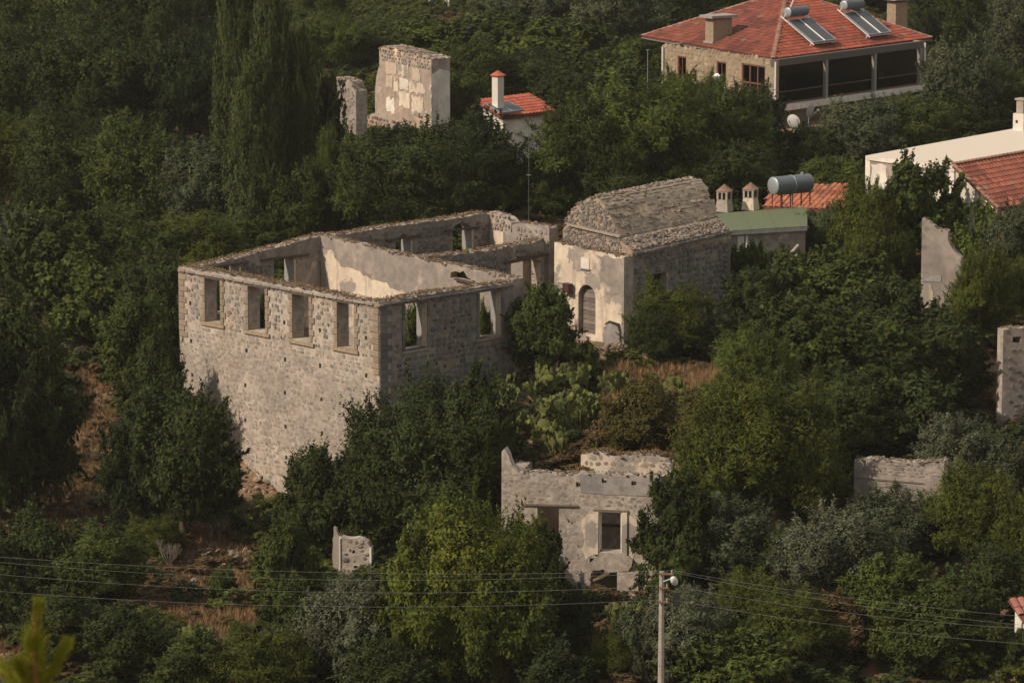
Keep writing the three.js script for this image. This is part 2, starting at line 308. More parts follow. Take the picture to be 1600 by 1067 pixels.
// a heap of broken stone lying on the ground
function heap(name, label, p, rad, h, n, seed, pal = PAL.slab, size = [0.1, 0.28]) {
  const r = rng(seed), o = thing(name, label, 'rubble', p), list = [];
  for (let i = 0; i < n; i++) { const a = r() * 6.28, q = Math.sqrt(r()) * rad, s = lerp(size[0], size[1], r() * r()), x = Math.cos(a) * q, z = Math.sin(a) * q * 0.7; stamp(list, LUMP[i % 6], mat4(x, ground(p.x + x, p.z + z) - p.y + h * (1 - q / rad) * r(), z, s * (1 + r()), s, s, r(), r() * 6), vary(pal[Math.floor(r() * pal.length)], r)); }
  tag(part('rubble_stones', mergeGeometries(list), M.stones, o), null, null, null, 'stuff'); return o;
}

// ------------------------------------------------------------ the roofless two-storey ruin
const TURN = -46.3 * Math.PI / 180;                  // faces look left-front and right-front
const A0 = V(-5.8, 0, -165);
{
  const ruin = thing('ruined_house', 'large roofless two-storey stone ruin with four empty windows along its sunlit side', 'ruin', A0, TURN);
  const L = 13.9, y0w = 7.3, y1w = 9.36;
  // sunlit front wall (x from -13.9 to 0, looking to +z)
  {
    const wins = [[1.93, 3.02], [5.03, 6.2], [8.11, 9.23], [11.15, 12.26]], r = rng(41);
    const put = [[13.07, 8.02], [13.05, 6.25], [9.06, 6.32], [6.39, 7.95], [6.37, 6.26], [3.95, 7.9], [3.96, 6.29], [0.87, 7.95], [0.87, 6.27], [13, 4.67], [11.15, 4.65], [9.18, 4.71], [6.4, 4.74], [3.89, 4.79], [0.89, 4.84], [9.21, 3.08], [6.38, 3.19], [3.87, 3.26], [9.01, 1.74], [6.35, 1.78], [11.2, 3.1], [0.9, 3.3]].map(([s, y]) => [L - s, y]);
    const holes = [...wins.map(([a, b]) => rect(a, b, y0w, y1w)), ...put.map(([x, y]) => rect(x - 0.075 - 0.02 * r(), x + 0.075, y - 0.1, y + 0.08 + 0.04 * r()))];
    const top = [[0, 9.62], [3, 9.66], [7, 9.62], [10, 9.6], [12.6, 9.55], [L, 9.62]];
    const w = wall(ruin, 'wall', { pos: [-L, 0, 0], L, top, holes, th: 0.65, seed: 5, jagAmp: 0.05, label: 'sunlit rubble wall with four empty windows and rows of small putlog holes' });
    part('plaster_skin', wallGeo([[0.65, -1.5], [L - 0.65, -1.5], [L - 0.65, 9.5], [0.65, 9.5]], wins.map(([a, b]) => rect(a - 0.08, b + 0.08, y0w, y1w)), 0.06, -0.652), M.oldPlaster, w);
    const clear = (x, y, a, b) => !put.some(([p, q]) => Math.abs(x - p) < a + 0.1 && Math.abs(y - q) < b + 0.11) && !wins.some(([p, q]) => x + a > p - 0.32 && x - a < q + 0.32 && y + b > y0w - 0.24 && y - b < 9.5);
    const quoinFree = (x, y, a) => x - a > 0.5 && x + a < L - 0.52;
    rubble(w, { x0: 0.02, x1: L - 0.02, y0: 7.12, y1: 9.4, pal: PAL.upper, row: [0.14, 0.3], wide: [0.16, 0.5], keep: 0.93, fill: 0.86, even: 0.22, singles: 110, depth: 0.022, ok: (x, y, a, b) => clear(x, y, a, b) && quoinFree(x, y, a), seed: 51 });
    rubble(w, { x0: 0.02, x1: L - 0.02, y0: -0.6, y1: 7.12, pal: PAL.beige, row: [0.09, 0.24], wide: [0.13, 0.52], keep: 0.74, fill: 0.95, even: 0.16, singles: 100, depth: 0.006, ok: (x, y, a, b) => clear(x, y, a, b) && (y < 6.3 || quoinFree(x, y, a)), seed: 52 });
    for (let y = 6.4, i = 0; y < 9.4; i++) { const h = 0.24 + 0.04 * r(), k = (i % 2 ? 0.42 : 0.62) * (0.9 + 0.2 * r()), k2 = (i % 2 ? 0.6 : 0.4) * (0.9 + 0.2 * r()); block(w, 'quoin_stone', k / 2, y + h / 2, k * 0.96, h * 0.93, 0.045, PAL.quoin, r); block(w, 'quoin_stone', L - k2 / 2, y + h / 2, k2 * 0.96, h * 0.93, 0.045, PAL.quoin, r); y += h; }
    for (const [a, b] of wins) {
      for (let y = y0w, i = 0; y < 9.3; i++) { const h = 0.27 + 0.05 * r(); for (const [x, d] of [[a, -1], [b, 1]]) { const k = ((i + (d > 0)) % 2 ? 0.2 : 0.33) * (0.9 + 0.25 * r()); block(w, 'jamb_stone', x + d * k / 2, y + h / 2, k * 0.97, h * 0.94, 0.05, PAL.quoin, r); } y += h; }
      const s = part('window_sill', box(b - a + 0.62, 0.15, 0.34, (a + b) / 2, y0w - 0.078, -0.075), toneMat([0.33, 0.25, 0.17]), w); s.rotation.z = (r() - 0.5) * 0.01;
      part('lintel', box(b - a + 0.6, 0.09, 0.6, (a + b) / 2, y1w + 0.05, -0.27), M.oldWood, w);
      part('lintel', box(b - a + 0.7, 0.11, 0.12, (a + b) / 2 - 0.02, y1w + 0.045, 0.0), toneMat([0.12, 0.1, 0.085]), w);
    }
    for (let x = 0.05; x < L - 0.1;) { const k = 0.45 + 0.4 * r(); const m = block(w, 'cornice_stone', x + k / 2, 9.5 + (r() - 0.5) * 0.02, Math.min(k, L - x) * 0.98, 0.085, 0.12, PAL.slab, r); x += k; }
    coping(w, [[0, 9.66], [3, 9.72], [7, 9.68], [10, 9.66], [12.6, 9.6], [L, 9.68]], -0.65, 0, { seed: 61, per: 40, weeds: 60, size: [0.03, 0.085] });
  }
  // shaded wall on the right (looks to +x)
  {
    const r = rng(42), z0 = 0.652, LL = 7.45, wins = [[1.5 - z0, 2.83 - z0], [6.0 - z0, 7.34 - z0]];
    const put = [[0.66, 7.93], [0.61, 6.31], [3.94, 8.02], [1.39, 4.55], [3.9, 6.3], [6.6, 6.3]].map(([t, y]) => [t - z0, y]).filter(([x]) => x > 0.08);
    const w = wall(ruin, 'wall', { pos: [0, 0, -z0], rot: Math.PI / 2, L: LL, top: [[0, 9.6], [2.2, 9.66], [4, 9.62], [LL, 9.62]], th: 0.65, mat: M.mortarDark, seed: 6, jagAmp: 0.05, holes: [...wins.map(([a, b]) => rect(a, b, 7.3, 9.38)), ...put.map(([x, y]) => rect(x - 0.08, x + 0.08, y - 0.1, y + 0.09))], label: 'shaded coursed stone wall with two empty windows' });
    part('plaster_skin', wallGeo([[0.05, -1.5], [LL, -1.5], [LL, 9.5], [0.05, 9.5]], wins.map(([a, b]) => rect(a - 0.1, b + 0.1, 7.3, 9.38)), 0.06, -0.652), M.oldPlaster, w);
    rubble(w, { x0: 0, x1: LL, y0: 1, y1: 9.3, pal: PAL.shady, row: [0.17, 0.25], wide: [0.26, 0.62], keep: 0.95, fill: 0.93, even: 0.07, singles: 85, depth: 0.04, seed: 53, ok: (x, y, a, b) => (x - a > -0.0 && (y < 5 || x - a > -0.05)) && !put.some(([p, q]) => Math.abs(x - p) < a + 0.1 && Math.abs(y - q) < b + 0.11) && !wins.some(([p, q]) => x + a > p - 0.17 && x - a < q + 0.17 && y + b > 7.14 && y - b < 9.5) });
    for (const [a, b] of wins) {
      for (const x of [a - 0.075, b + 0.075]) for (let y = 7.3; y < 9.3;) { const h = Math.min(0.5 + 0.3 * r(), 9.38 - y); block(w, 'jamb_stone', x, y + h / 2, 0.15, h * 0.97, 0.055, PAL.shady, r); y += h; }
      part('window_sill', box(b - a + 0.34, 0.12, 0.3, (a + b) / 2, 7.24, -0.09), toneMat([0.3, 0.25, 0.2]), w);
      part('reveal_plaster', box(0.03, 2.0, 0.3, b - 0.017, 8.32, -0.16), M.cream, w); part('reveal_plaster', box(0.03, 2.0, 0.34, b - 0.017, 8.32, -0.485), M.cement, w);
      part('lintel', box(b - a + 0.6, 0.12, 0.56, (a + b) / 2, 9.44, -0.29), M.oldWood, w);
    }
    for (let x = -0.6; x < LL - 0.1;) { const k = Math.min(0.5 + 0.4 * r(), LL - x); block(w, 'cornice_stone', x + k / 2, 9.5, k * 0.98, 0.09, 0.11, PAL.shady, r); x += k; }
    for (let y = 5.0, i = 0; y < 9.4; i++) { const h = 0.25 + 0.04 * r(), k = (i % 2 ? 0.75 : 0.5); block(w, 'quoin_stone', -0.65 + k / 2, y + h / 2, k * 0.97, h * 0.94, 0.045, PAL.shady, r); y += h; }
    coping(w, [[0, 9.66], [2.2, 9.74], [4, 9.66], [LL, 9.68]], -0.65, 0, { seed: 62, per: 40, weeds: 60, size: [0.03, 0.085] });
  }
  // cross wall at the back of the front room, its plastered face towards the sun
  {
    const LL = 13.24, hole = [[9.05, 9.36], [10.5, 9.3], [10.85, 9.36], [10.2, 9.5], [9.95, 9.78], [9.7, 9.66], [9.4, 9.7], [9.1, 9.6]];
    const w = wall(ruin, 'wall', { pos: [-13.24, 0, -8.1], L: LL, top: [[0, 10.3], [2, 10.22], [4, 10.08], [7, 9.95], [10, 9.9], [LL, 9.75]], th: 0.6, mat: M.oldPlaster, seed: 7, holes: [hole], jagAmp: 0.05, label: 'inner cross wall with perished cream plaster' });
    const r = rng(43);
    // sound cream plaster that is left low at the corner
    part('plaster_patch', wallGeo(jag([[0.02, 3], [8.5, 3], [8.2, 7.6], [6.6, 7.9], [5.4, 8.3], [4.5, 8.62], [3.6, 8.62], [2.6, 8.95], [1.7, 9.0], [1.2, 9.25], [0.75, 9.72], [0.02, 9.85], [0.02, 3]], 0.09, 0.22, r), [], 0.05, 0.035), M.plaster, w);
    part('beam', box(1.9, 0.07, 0.2, 10.4, 9.3, 0.05, 0, 0, -0.05), M.wood, w);
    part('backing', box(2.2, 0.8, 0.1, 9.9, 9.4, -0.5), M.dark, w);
    coping(w, [[0, 10.3], [2, 10.24], [4, 10.1], [7, 9.98], [10, 9.92], [LL, 9.8]], -0.6, 0, { seed: 63, per: 14, weeds: 60, size: [0.04, 0.1], weedSize: 0.14 });
    rubble(w, { x0: 8.5, x1: LL, y0: 9.0, y1: 9.8, pal: PAL.beige, keep: 0.6, depth: 0.03, seed: 58, ok: (x, y) => !(x > 8.7 && x < 11.2 && y > 9.1) });
  }
  // long wall on the far left, seen from inside (looks to +x)
  {
    const LL = 19.1, wins = [[4.55, 5.75, 7.2, 9.5], [1.1, 2.4, 7.3, 9.5], [12.25, 13.2, 7.4, 9.62], [16.0, 17.25, 7.6, 9.8]], r = rng(44);
    const w = wall(ruin, 'wall', { pos: [-13.25, 0, -0.652], rot: Math.PI / 2, L: LL, top: [[0, 9.64], [3, 9.85], [5.5, 10.1], [7.4, 10.3], [9, 10.22], [12, 10.3], [15, 10.28], [18, 10.34], [LL, 10.2]], th: 0.65, mat: M.mortarDark, seed: 8, jagAmp: 0.05, holes: wins.map(([a, b, c, d], i) => i === 3 || i === 2 ? [[a, c], [b, c], [b, d - 0.1], [b - 0.2, d + 0.14], [(a + b) / 2, d + 0.26], [a + 0.15, d + 0.12], [a, d - 0.1]] : rect(a, b, c, d)), label: 'long shaded rear wall seen from inside with broken window heads' });
    part('plaster_patch', wallGeo(jag([[5.85, 6], [7.4, 6], [7.4, 8.95], [7.0, 9.2], [6.6, 8.8], [6.2, 9.0], [5.85, 8.8], [5.85, 6]], 0.05, 0.2, r), [], 0.04, 0.03), M.oldPlaster, w);
    for (const [a, b, c, d] of wins) {
      part('reveal_plaster', box(0.03, d - c - 0.12, 0.6, b - 0.017, (c + d) / 2 - 0.1, -0.33), M.cement, w);
      part('reveal_plaster', box(0.1, d - c - 0.1, 0.04, b + 0.06, (c + d) / 2 - 0.1, 0.015), M.cream, w);
    }
    for (const [x, y, l] of [[5.2, 9.52, 2.9], [1.9, 9.55, 2.1], [12.7, 9.68, 2.2], [16.6, 9.72, 2.3]]) part('beam', box(l, 0.09, 0.22, x, y, 0.0, 0, 0, (r() - 0.5) * 0.05), M.wood, w);
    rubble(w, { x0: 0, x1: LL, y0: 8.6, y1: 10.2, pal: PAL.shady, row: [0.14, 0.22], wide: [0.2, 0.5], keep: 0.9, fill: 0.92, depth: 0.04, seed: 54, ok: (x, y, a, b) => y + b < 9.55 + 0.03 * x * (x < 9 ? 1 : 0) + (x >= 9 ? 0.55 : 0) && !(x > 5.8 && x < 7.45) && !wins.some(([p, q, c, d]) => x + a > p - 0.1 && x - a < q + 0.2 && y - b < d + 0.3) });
    coping(w, [[0, 9.68], [3, 9.9], [5.5, 10.14], [7.4, 10.34], [9, 10.27], [12, 10.33], [15, 10.32], [18, 10.38], [LL, 10.24]], -0.65, 0, { seed: 64, per: 16, weeds: 45, size: [0.04, 0.11] });
  }
  // stub of the far end wall
  {
    const w = wall(ruin, 'wall', { pos: [-13.24, 0, -19.15], outline: jag([[0, 3], [1.68, 3], [1.68, 9.45], [1.5, 9.5], [1.55, 10.0], [1.1, 10.25], [0.5, 10.3], [0, 10.38], [0, 3]], 0.05, 0.25, rng(45)), th: 0.6, mat: M.mortar, label: 'broken end of the rear wall in the sun' });
    part('plaster_patch', box(1.0, 4, 0.04, 0.52, 7.5, 0.022), M.plaster, w);
    part('plaster_patch', box(0.6, 4, 0.05, 1.36, 7.46, 0.027), M.oldPlaster, w);
    rubble(w, { x0: 0.05, x1: 1.55, y0: 9.52, y1: 10.2, keep: 1, depth: 0.05, seed: 55, pal: PAL.beige });
    coping(w, [[0, 10.36], [1.1, 10.28]], -0.6, 0, { seed: 65, weeds: 10 });
  }
  // connecting wall towards the vaulted building (looks to +x)
  {
    const LL = 8.1, a = 5.9, b = 7.85, w = wall(ruin, 'wall', { pos: [-7.0, 0, -8.75], rot: Math.PI / 2, L: LL, top: [[0, 9.9], [2, 9.8], [4, 9.78], [7, 9.82], [LL, 9.95]], th: 0.6, mat: M.mortarDark, seed: 9, jagAmp: 0.07, holes: [[[a, 5.5], [b, 5.5], [b, 8.9], [b - 0.4, 9.06], [a + 0.3, 9.1], [a, 9.0]]], label: 'shaded connecting wall with a broken doorway' });
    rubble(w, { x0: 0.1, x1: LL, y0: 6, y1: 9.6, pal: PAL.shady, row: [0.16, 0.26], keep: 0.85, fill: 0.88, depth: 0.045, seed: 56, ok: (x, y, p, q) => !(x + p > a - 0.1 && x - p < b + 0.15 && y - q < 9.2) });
    for (const [x, y, l, q] of [[a + 0.6, 9.1, 2.2, 0.04], [a + 1.4, 9.2, 2.0, -0.03]]) part('beam', box(l, 0.12, 0.2, x, y, 0.03, 0, 0, q), M.wood, w);
    part('reveal_plaster', box(0.03, 3.2, 0.24, b - 0.018, 7.2, -0.14), M.cream, w);
    coping(w, [[0, 9.92], [2, 9.83], [4, 9.82], [7, 9.86], [LL, 10]], -0.6, 0, { seed: 66, per: 22, weeds: 50 });
  }
  // sunlit stretch behind the doorway
  {
    const w = wall(ruin, 'wall', { pos: [-9.6, 0, -17.2], L: 2.58, y0: 2, top: [[0, 10.3], [0.5, 10.45], [2.58, 10.42]], th: 0.6, mat: M.oldPlaster, seed: 10, holes: [rect(0.75, 1.35, 5.4, 9.0)], label: 'sunlit plastered stretch of wall beside the vaulted building' });
    part('backing', box(0.9, 3.8, 0.1, 1.05, 7.2, -0.55), M.cement, w);
    rubble(w, { x0: 0.05, x1: 2.55, y0: 9.6, y1: 10.25, keep: 0.85, depth: 0.04, seed: 57 });
    part('pipe', bar(V(1.0, 10.45, 0.06), V(2.3, 9.75, 0.08), 0.05, 0.05, 7), M.concrete, w);
    coping(w, [[0, 10.3], [0.5, 10.5], [2.58, 10.46]], -0.6, 0, { seed: 67, weeds: 25 });
  }
}

// ------------------------------------------------------------ the vaulted stone building beside it
{
  const u = [-Math.cos(-TURN), 0, -Math.sin(-TURN)], v = [Math.sin(-TURN), 0, -Math.cos(-TURN)];
  const P = V(A0.x + u[0] * 1.62 + v[0] * 16.9, 4.5, A0.z + u[2] * 1.62 + v[2] * 16.9);
  const c = thing('vaulted_building', 'small stone building with a vaulted stone roof and an arched door in pale plaster', 'building', P, TURN);
  const Y = (y) => y - 4.5, r = rng(81);
  { // plastered front
    const Lf = 4.74, arch = [[1.64, Y(5.7)], [2.8, Y(5.7)], [2.8, Y(7.45)]]; for (let k = 1; k < 10; k++) { const a = k / 10 * Math.PI; arch.push([2.22 + 0.58 * Math.cos(a), Y(7.45) + 0.6 * Math.sin(a)]); } arch.push([1.64, Y(7.45)]);
    const w = wall(c, 'wall', { pos: [-4.74, 0, 0], L: Lf, y0: -1, top: [[0, Y(9.85)], [2.5, Y(9.72)], [Lf, Y(9.66)]], th: 0.55, mat: M.plaster, seed: 11, holes: [arch], jagAmp: 0.03, label: 'pale plastered end wall with an arched doorway' });
    part('bare_patch', wallGeo(jag([[1.25, Y(8.7)], [2.9, Y(8.55)], [3.6, Y(7.7)], [4.55, Y(7.9)], [4.7, Y(9.5)], [1.0, Y(9.65)], [0.9, Y(9.2)], [1.3, Y(9.05)], [1.25, Y(8.7)]], 0.1, 0.2, r), [rect(1.84, 2.42, Y(8.8), Y(9.34))], 0.02, 0.012), M.oldPlaster, w);
    part('bare_patch', wallGeo(jag([[3.35, Y(5.2)], [4.5, Y(5.2)], [4.52, Y(6.1)], [4.3, Y(6.42)], [3.8, Y(6.45)], [3.3, Y(6.15)], [3.35, Y(5.2)]], 0.07, 0.12, r), [], 0.02, 0.012), M.stainedCement, w, 'grey cement patch at the foot');
    part('crack', wallGeo([[4.36, Y(5.2)], [4.62, Y(5.2)], [4.58, Y(6.0)], [4.45, Y(6.45)], [3.75, Y(6.52)], [3.4, Y(6.3)], [3.8, Y(6.42)], [4.3, Y(6.3)], [4.46, Y(5.9)]], [], 0.04, 0.03), M.dark, w);
    const d = part('door', box(1.16, 2.4, 0.06, 2.22, Y(6.85), -0.42), M.dark, w); d.material = M.wood;
    part('plaque', box(0.56, 0.5, 0.05, 2.13, Y(9.08), 0.03), M.white, w, 'white stone plaque above the door'); part('plaque_ledge', box(0.66, 0.05, 0.1, 2.13, Y(8.8), 0.05), M.cement, w);
    part('rain_stain_groove', box(0.06, 0.75, 0.03, 1.02, Y(9.35), 0.005), M.cement, w);
    part('corner_strip', box(0.16, 4.4, 0.05, Lf - 0.08, Y(7.45), 0.03), M.oldPlaster, w);
    coping(w, [[0, Y(9.85)], [2.5, Y(9.74)], [Lf, Y(9.68)]], -0.55, 0, { seed: 71, weeds: 45, per: 14, size: [0.05, 0.12] });
  }
  { // door boards, a part of the building
    const d = new THREE.Group(); d.name = 'plank_door'; c.add(d); d.position.set(-4.74 + 2.22, 0, -0.3);
    for (let y = 5.72, i = 0; y < 8.0; i++) { const h = 0.16 + 0.1 * r(); const half = y < 7.45 ? 0.56 : Math.sqrt(Math.max(0.02, 0.34 - (y - 7.45) ** 2)) - 0.03; const m = part('plank', box(half * 2, h * 0.9, 0.045, 0, 0, 0), toneMat([[0.2, 0.165, 0.135], [0.16, 0.13, 0.11], [0.25, 0.21, 0.175]][i % 3]), d); m.position.set(0.02 * (r() - 0.5), Y(y + h / 2), 0.02 * r()); m.rotation.z = (r() - 0.5) * 0.05; y += h; }
  }
  { // dark box on a bracket
    const b = new THREE.Group(); b.name = 'meter_box'; c.add(b); b.position.set(-4.74 + 1.12, Y(7.8), 0.2); b.rotation.y = -0.2; b.userData.label = 'dark red metal box on a bracket beside the door';
    part('casing', box(0.5, 0.42, 0.28), std([0.07, 0.025, 0.022], 0.6), b); part('bracket', bar(V(-0.9, 0.12, -0.05), V(-0.2, 0.12, 0), 0.02), M.iron, b); part('bracket', bar(V(-0.55, -0.12, -0.05), V(-0.2, -0.1, 0), 0.02), M.iron, b);
    for (const [x, y] of [[-0.18, 0.1], [-0.18, -0.09]]) part('insulator', box(0.07, 0.08, 0.06, x - 0.1, y, 0.16), M.white, b);
    part('cable', bar(V(-0.6, -0.25, -0.16), V(0.6, -0.28, -0.16), 0.012), M.wire, b);
  }
  { // shaded side wall
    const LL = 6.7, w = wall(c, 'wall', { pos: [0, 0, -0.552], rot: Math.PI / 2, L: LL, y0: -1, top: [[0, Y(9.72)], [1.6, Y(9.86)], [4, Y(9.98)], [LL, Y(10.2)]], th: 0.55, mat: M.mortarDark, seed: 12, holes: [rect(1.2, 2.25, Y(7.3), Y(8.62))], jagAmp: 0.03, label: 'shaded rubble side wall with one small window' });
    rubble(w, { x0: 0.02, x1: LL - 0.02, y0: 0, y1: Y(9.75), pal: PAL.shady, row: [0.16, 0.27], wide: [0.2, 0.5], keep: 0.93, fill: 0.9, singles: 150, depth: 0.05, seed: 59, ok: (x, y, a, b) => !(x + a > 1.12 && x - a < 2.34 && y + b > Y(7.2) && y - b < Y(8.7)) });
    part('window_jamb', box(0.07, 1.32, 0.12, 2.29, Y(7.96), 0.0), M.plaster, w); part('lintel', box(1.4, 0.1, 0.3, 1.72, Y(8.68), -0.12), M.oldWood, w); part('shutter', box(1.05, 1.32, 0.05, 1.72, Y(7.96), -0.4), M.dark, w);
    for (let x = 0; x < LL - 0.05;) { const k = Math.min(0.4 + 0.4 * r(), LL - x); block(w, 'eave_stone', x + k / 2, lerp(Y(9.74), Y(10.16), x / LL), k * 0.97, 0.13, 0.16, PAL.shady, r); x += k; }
  }
  part('wall', box(0.55, 6, 6.7, -4.46, 2.2, -3.9), M.mortarDark, c); part('wall', box(4.2, 6, 0.55, -2.1, 2.2, -6.97), M.mortarDark, c);
  { // vault
    const prof = [[0.06, Y(9.82)], [-0.1, Y(10.02)], [-0.55, Y(10.2)], [-0.8, Y(10.45)], [-1.15, Y(11.02)], [-1.75, Y(11.8)], [-2.15, Y(12.12)], [-2.45, Y(12.2)], [-2.9, Y(12.1)], [-3.5, Y(11.82)], [-4.05, Y(11.4)], [-4.45, Y(10.9)], [-4.62, Y(10.3)], [-4.62, Y(9.6)], [0.02, Y(9.6)]];
    const s = new THREE.Shape(prof.map(([x, y]) => new THREE.Vector2(x, y))), g = new THREE.ExtrudeGeometry(s, { depth: 6.75, bevelEnabled: false, steps: 12 }); g.translate(0, 0, -7.2);
    { const p = g.attributes.position; for (let i = 0; i < p.count; i++) if (p.getY(i) > Y(9.9)) p.setY(i, p.getY(i) + 0.045 * (-p.getZ(i) - 0.45) + 0.05 * (n2(p.getX(i) * 0.13 + 0.5, p.getZ(i) * 0.11) - 0.5)); g.computeVertexNormals(); }
    const roof = part('vault_roof', g, [M.mortar, M.mortarDark], c, 'pointed barrel vault of bare stone');
    const roofMat = std([0.84, 0.75, 0.66], 1, { map: tMortar, bumpMap: tGrainBump, bumpScale: 0.03 }); roof.material = [roofMat, roofMat];
    // stone courses on the slope that is seen
    const sl = [[-0.8, Y(10.45)], [-1.15, Y(11.02)], [-1.75, Y(11.8)], [-2.15, Y(12.12)], [-2.45, Y(12.2)]]; let acc = 0; const cum = [0]; for (let i = 0; i + 1 < sl.length; i++) cum.push(acc += Math.hypot(sl[i + 1][0] - sl[i][0], sl[i + 1][1] - sl[i][1]));
    const onSlope = (k) => { let i = 0; while (i + 2 < sl.length && k > cum[i + 1]) i++; const t = (k - cum[i]) / (cum[i + 1] - cum[i]); return { x: lerp(sl[i][0], sl[i + 1][0], t), y: lerp(sl[i][1], sl[i + 1][1], t), a: Math.atan2(sl[i + 1][1] - sl[i][1], sl[i][0] - sl[i + 1][0]) }; };
    let count = 0;
    for (let k = 0.1; k < acc - 0.1; k += 0.188) for (let z = 0.5; z < 7.15;) {
      const l = 0.4 + 0.55 * r(), q = onSlope(k), lift = 0.045 * z;
      const bare = n2(z * 0.11 + 0.2, k * 0.2) > 0.585;
      if (!bare && r() < 0.93 && count < 290) { count++; const m = part('roof_stone', BLOCK[Math.floor(r() * 5)], toneMat([[0.30, 0.24, 0.185], [0.265, 0.21, 0.165], [0.33, 0.265, 0.205], [0.28, 0.22, 0.165], [0.24, 0.195, 0.155]][Math.floor(r() * 5)]), roof); m.position.set(q.x + 0.005, q.y + lift + 0.005, -Math.min(z + l / 2, 7.0)); m.scale.set(l * 0.99, 0.185, 0.012 + 0.014 * r()); m.rotation.set(0, Math.PI / 2, 0); m.rotateX(-(Math.PI / 2 - q.a)); m.rotateZ((r() - 0.5) * 0.04); }
      z += l;
    }
    const lumps = [];
    for (let i = 0; i < 1500; i++) { const z = 0.5 + r() * 6.6, k = i < 1050 ? -0.15 - r() * 0.75 : acc - 0.15 + r() * 0.3, s = 0.035 + 0.075 * r() * r(); let x, y; if (k < 0) { const t = (k + 0.9) / 0.9; x = lerp(0.02, -0.8, t); y = t < 0.3 ? Y(9.9) + t * 0.6 : lerp(Y(10.05), Y(10.45), (t - 0.3) / 0.7); } else { const q = onSlope(k); x = q.x; y = q.y; } stamp(lumps, LUMP[i % 6], mat4(x, y + 0.045 * z, -z, s * (1 + r()), s * 0.8, s * 1.4, r(), r() * 6), vary(i % 23 === 0 ? [0.3, 0.15, 0.1] : [[0.42, 0.34, 0.27], [0.33, 0.27, 0.22], [0.24, 0.2, 0.17]][i % 3], r)); }
    for (let i = 0; i < 240; i++) { const z = 0.5 + r() * 6.6, q = onSlope(r() * acc), s = 0.03 + 0.06 * r() * r(); stamp(lumps, LUMP[i % 6], mat4(q.x + 0.02, q.y + 0.045 * z, -z, s * 1.2, s * 0.8, s * (1.5 + r()), r(), r() * 6), vary([[0.25, 0.19, 0.14], [0.33, 0.27, 0.22], [0.2, 0.165, 0.13]][i % 3], r)); }
    for (let i = 0; i < 620; i++) { const x = -0.7 - r() * 3.85, yy = Y(9.8) + r() * 2.3, ytop = pw([[-4.62, Y(10.4)], [-4.05, Y(11.4)], [-3.5, Y(11.8)], [-2.45, Y(12.15)], [-1.75, Y(11.75)], [-0.8, Y(10.4)], [0, Y(9.9)]])(x); if (yy < ytop) stamp(lumps, STONE[i % 9], mat4(x, yy, -0.445, 0.09 + 0.16 * r(), 0.07 + 0.09 * r(), 0.035, r() * 0.4), vary([[0.2, 0.18, 0.16], [0.30, 0.25, 0.21], [0.15, 0.14, 0.13], [0.26, 0.22, 0.19]][i % 4], r)); }
    tag(part('rubble_stones', mergeGeometries(lumps), M.stones, roof), null, null, null, 'stuff');
    part('gable_ledge', box(3.5, 0.1, 0.16, -2.45, Y(10.62), -0.4, 0, 0, -0.06), toneMat([0.36, 0.29, 0.23]), roof);
    coping(roof, [[-4.6, Y(10.4)], [-4.3, Y(11.15)], [-3.7, Y(11.76)], [-2.8, Y(12.16)], [-2.3, Y(12.22)]], -0.62, -0.42, { seed: 73, weeds: 30, per: 12, size: [0.04, 0.09], weedSize: 0.1 });
  }
}
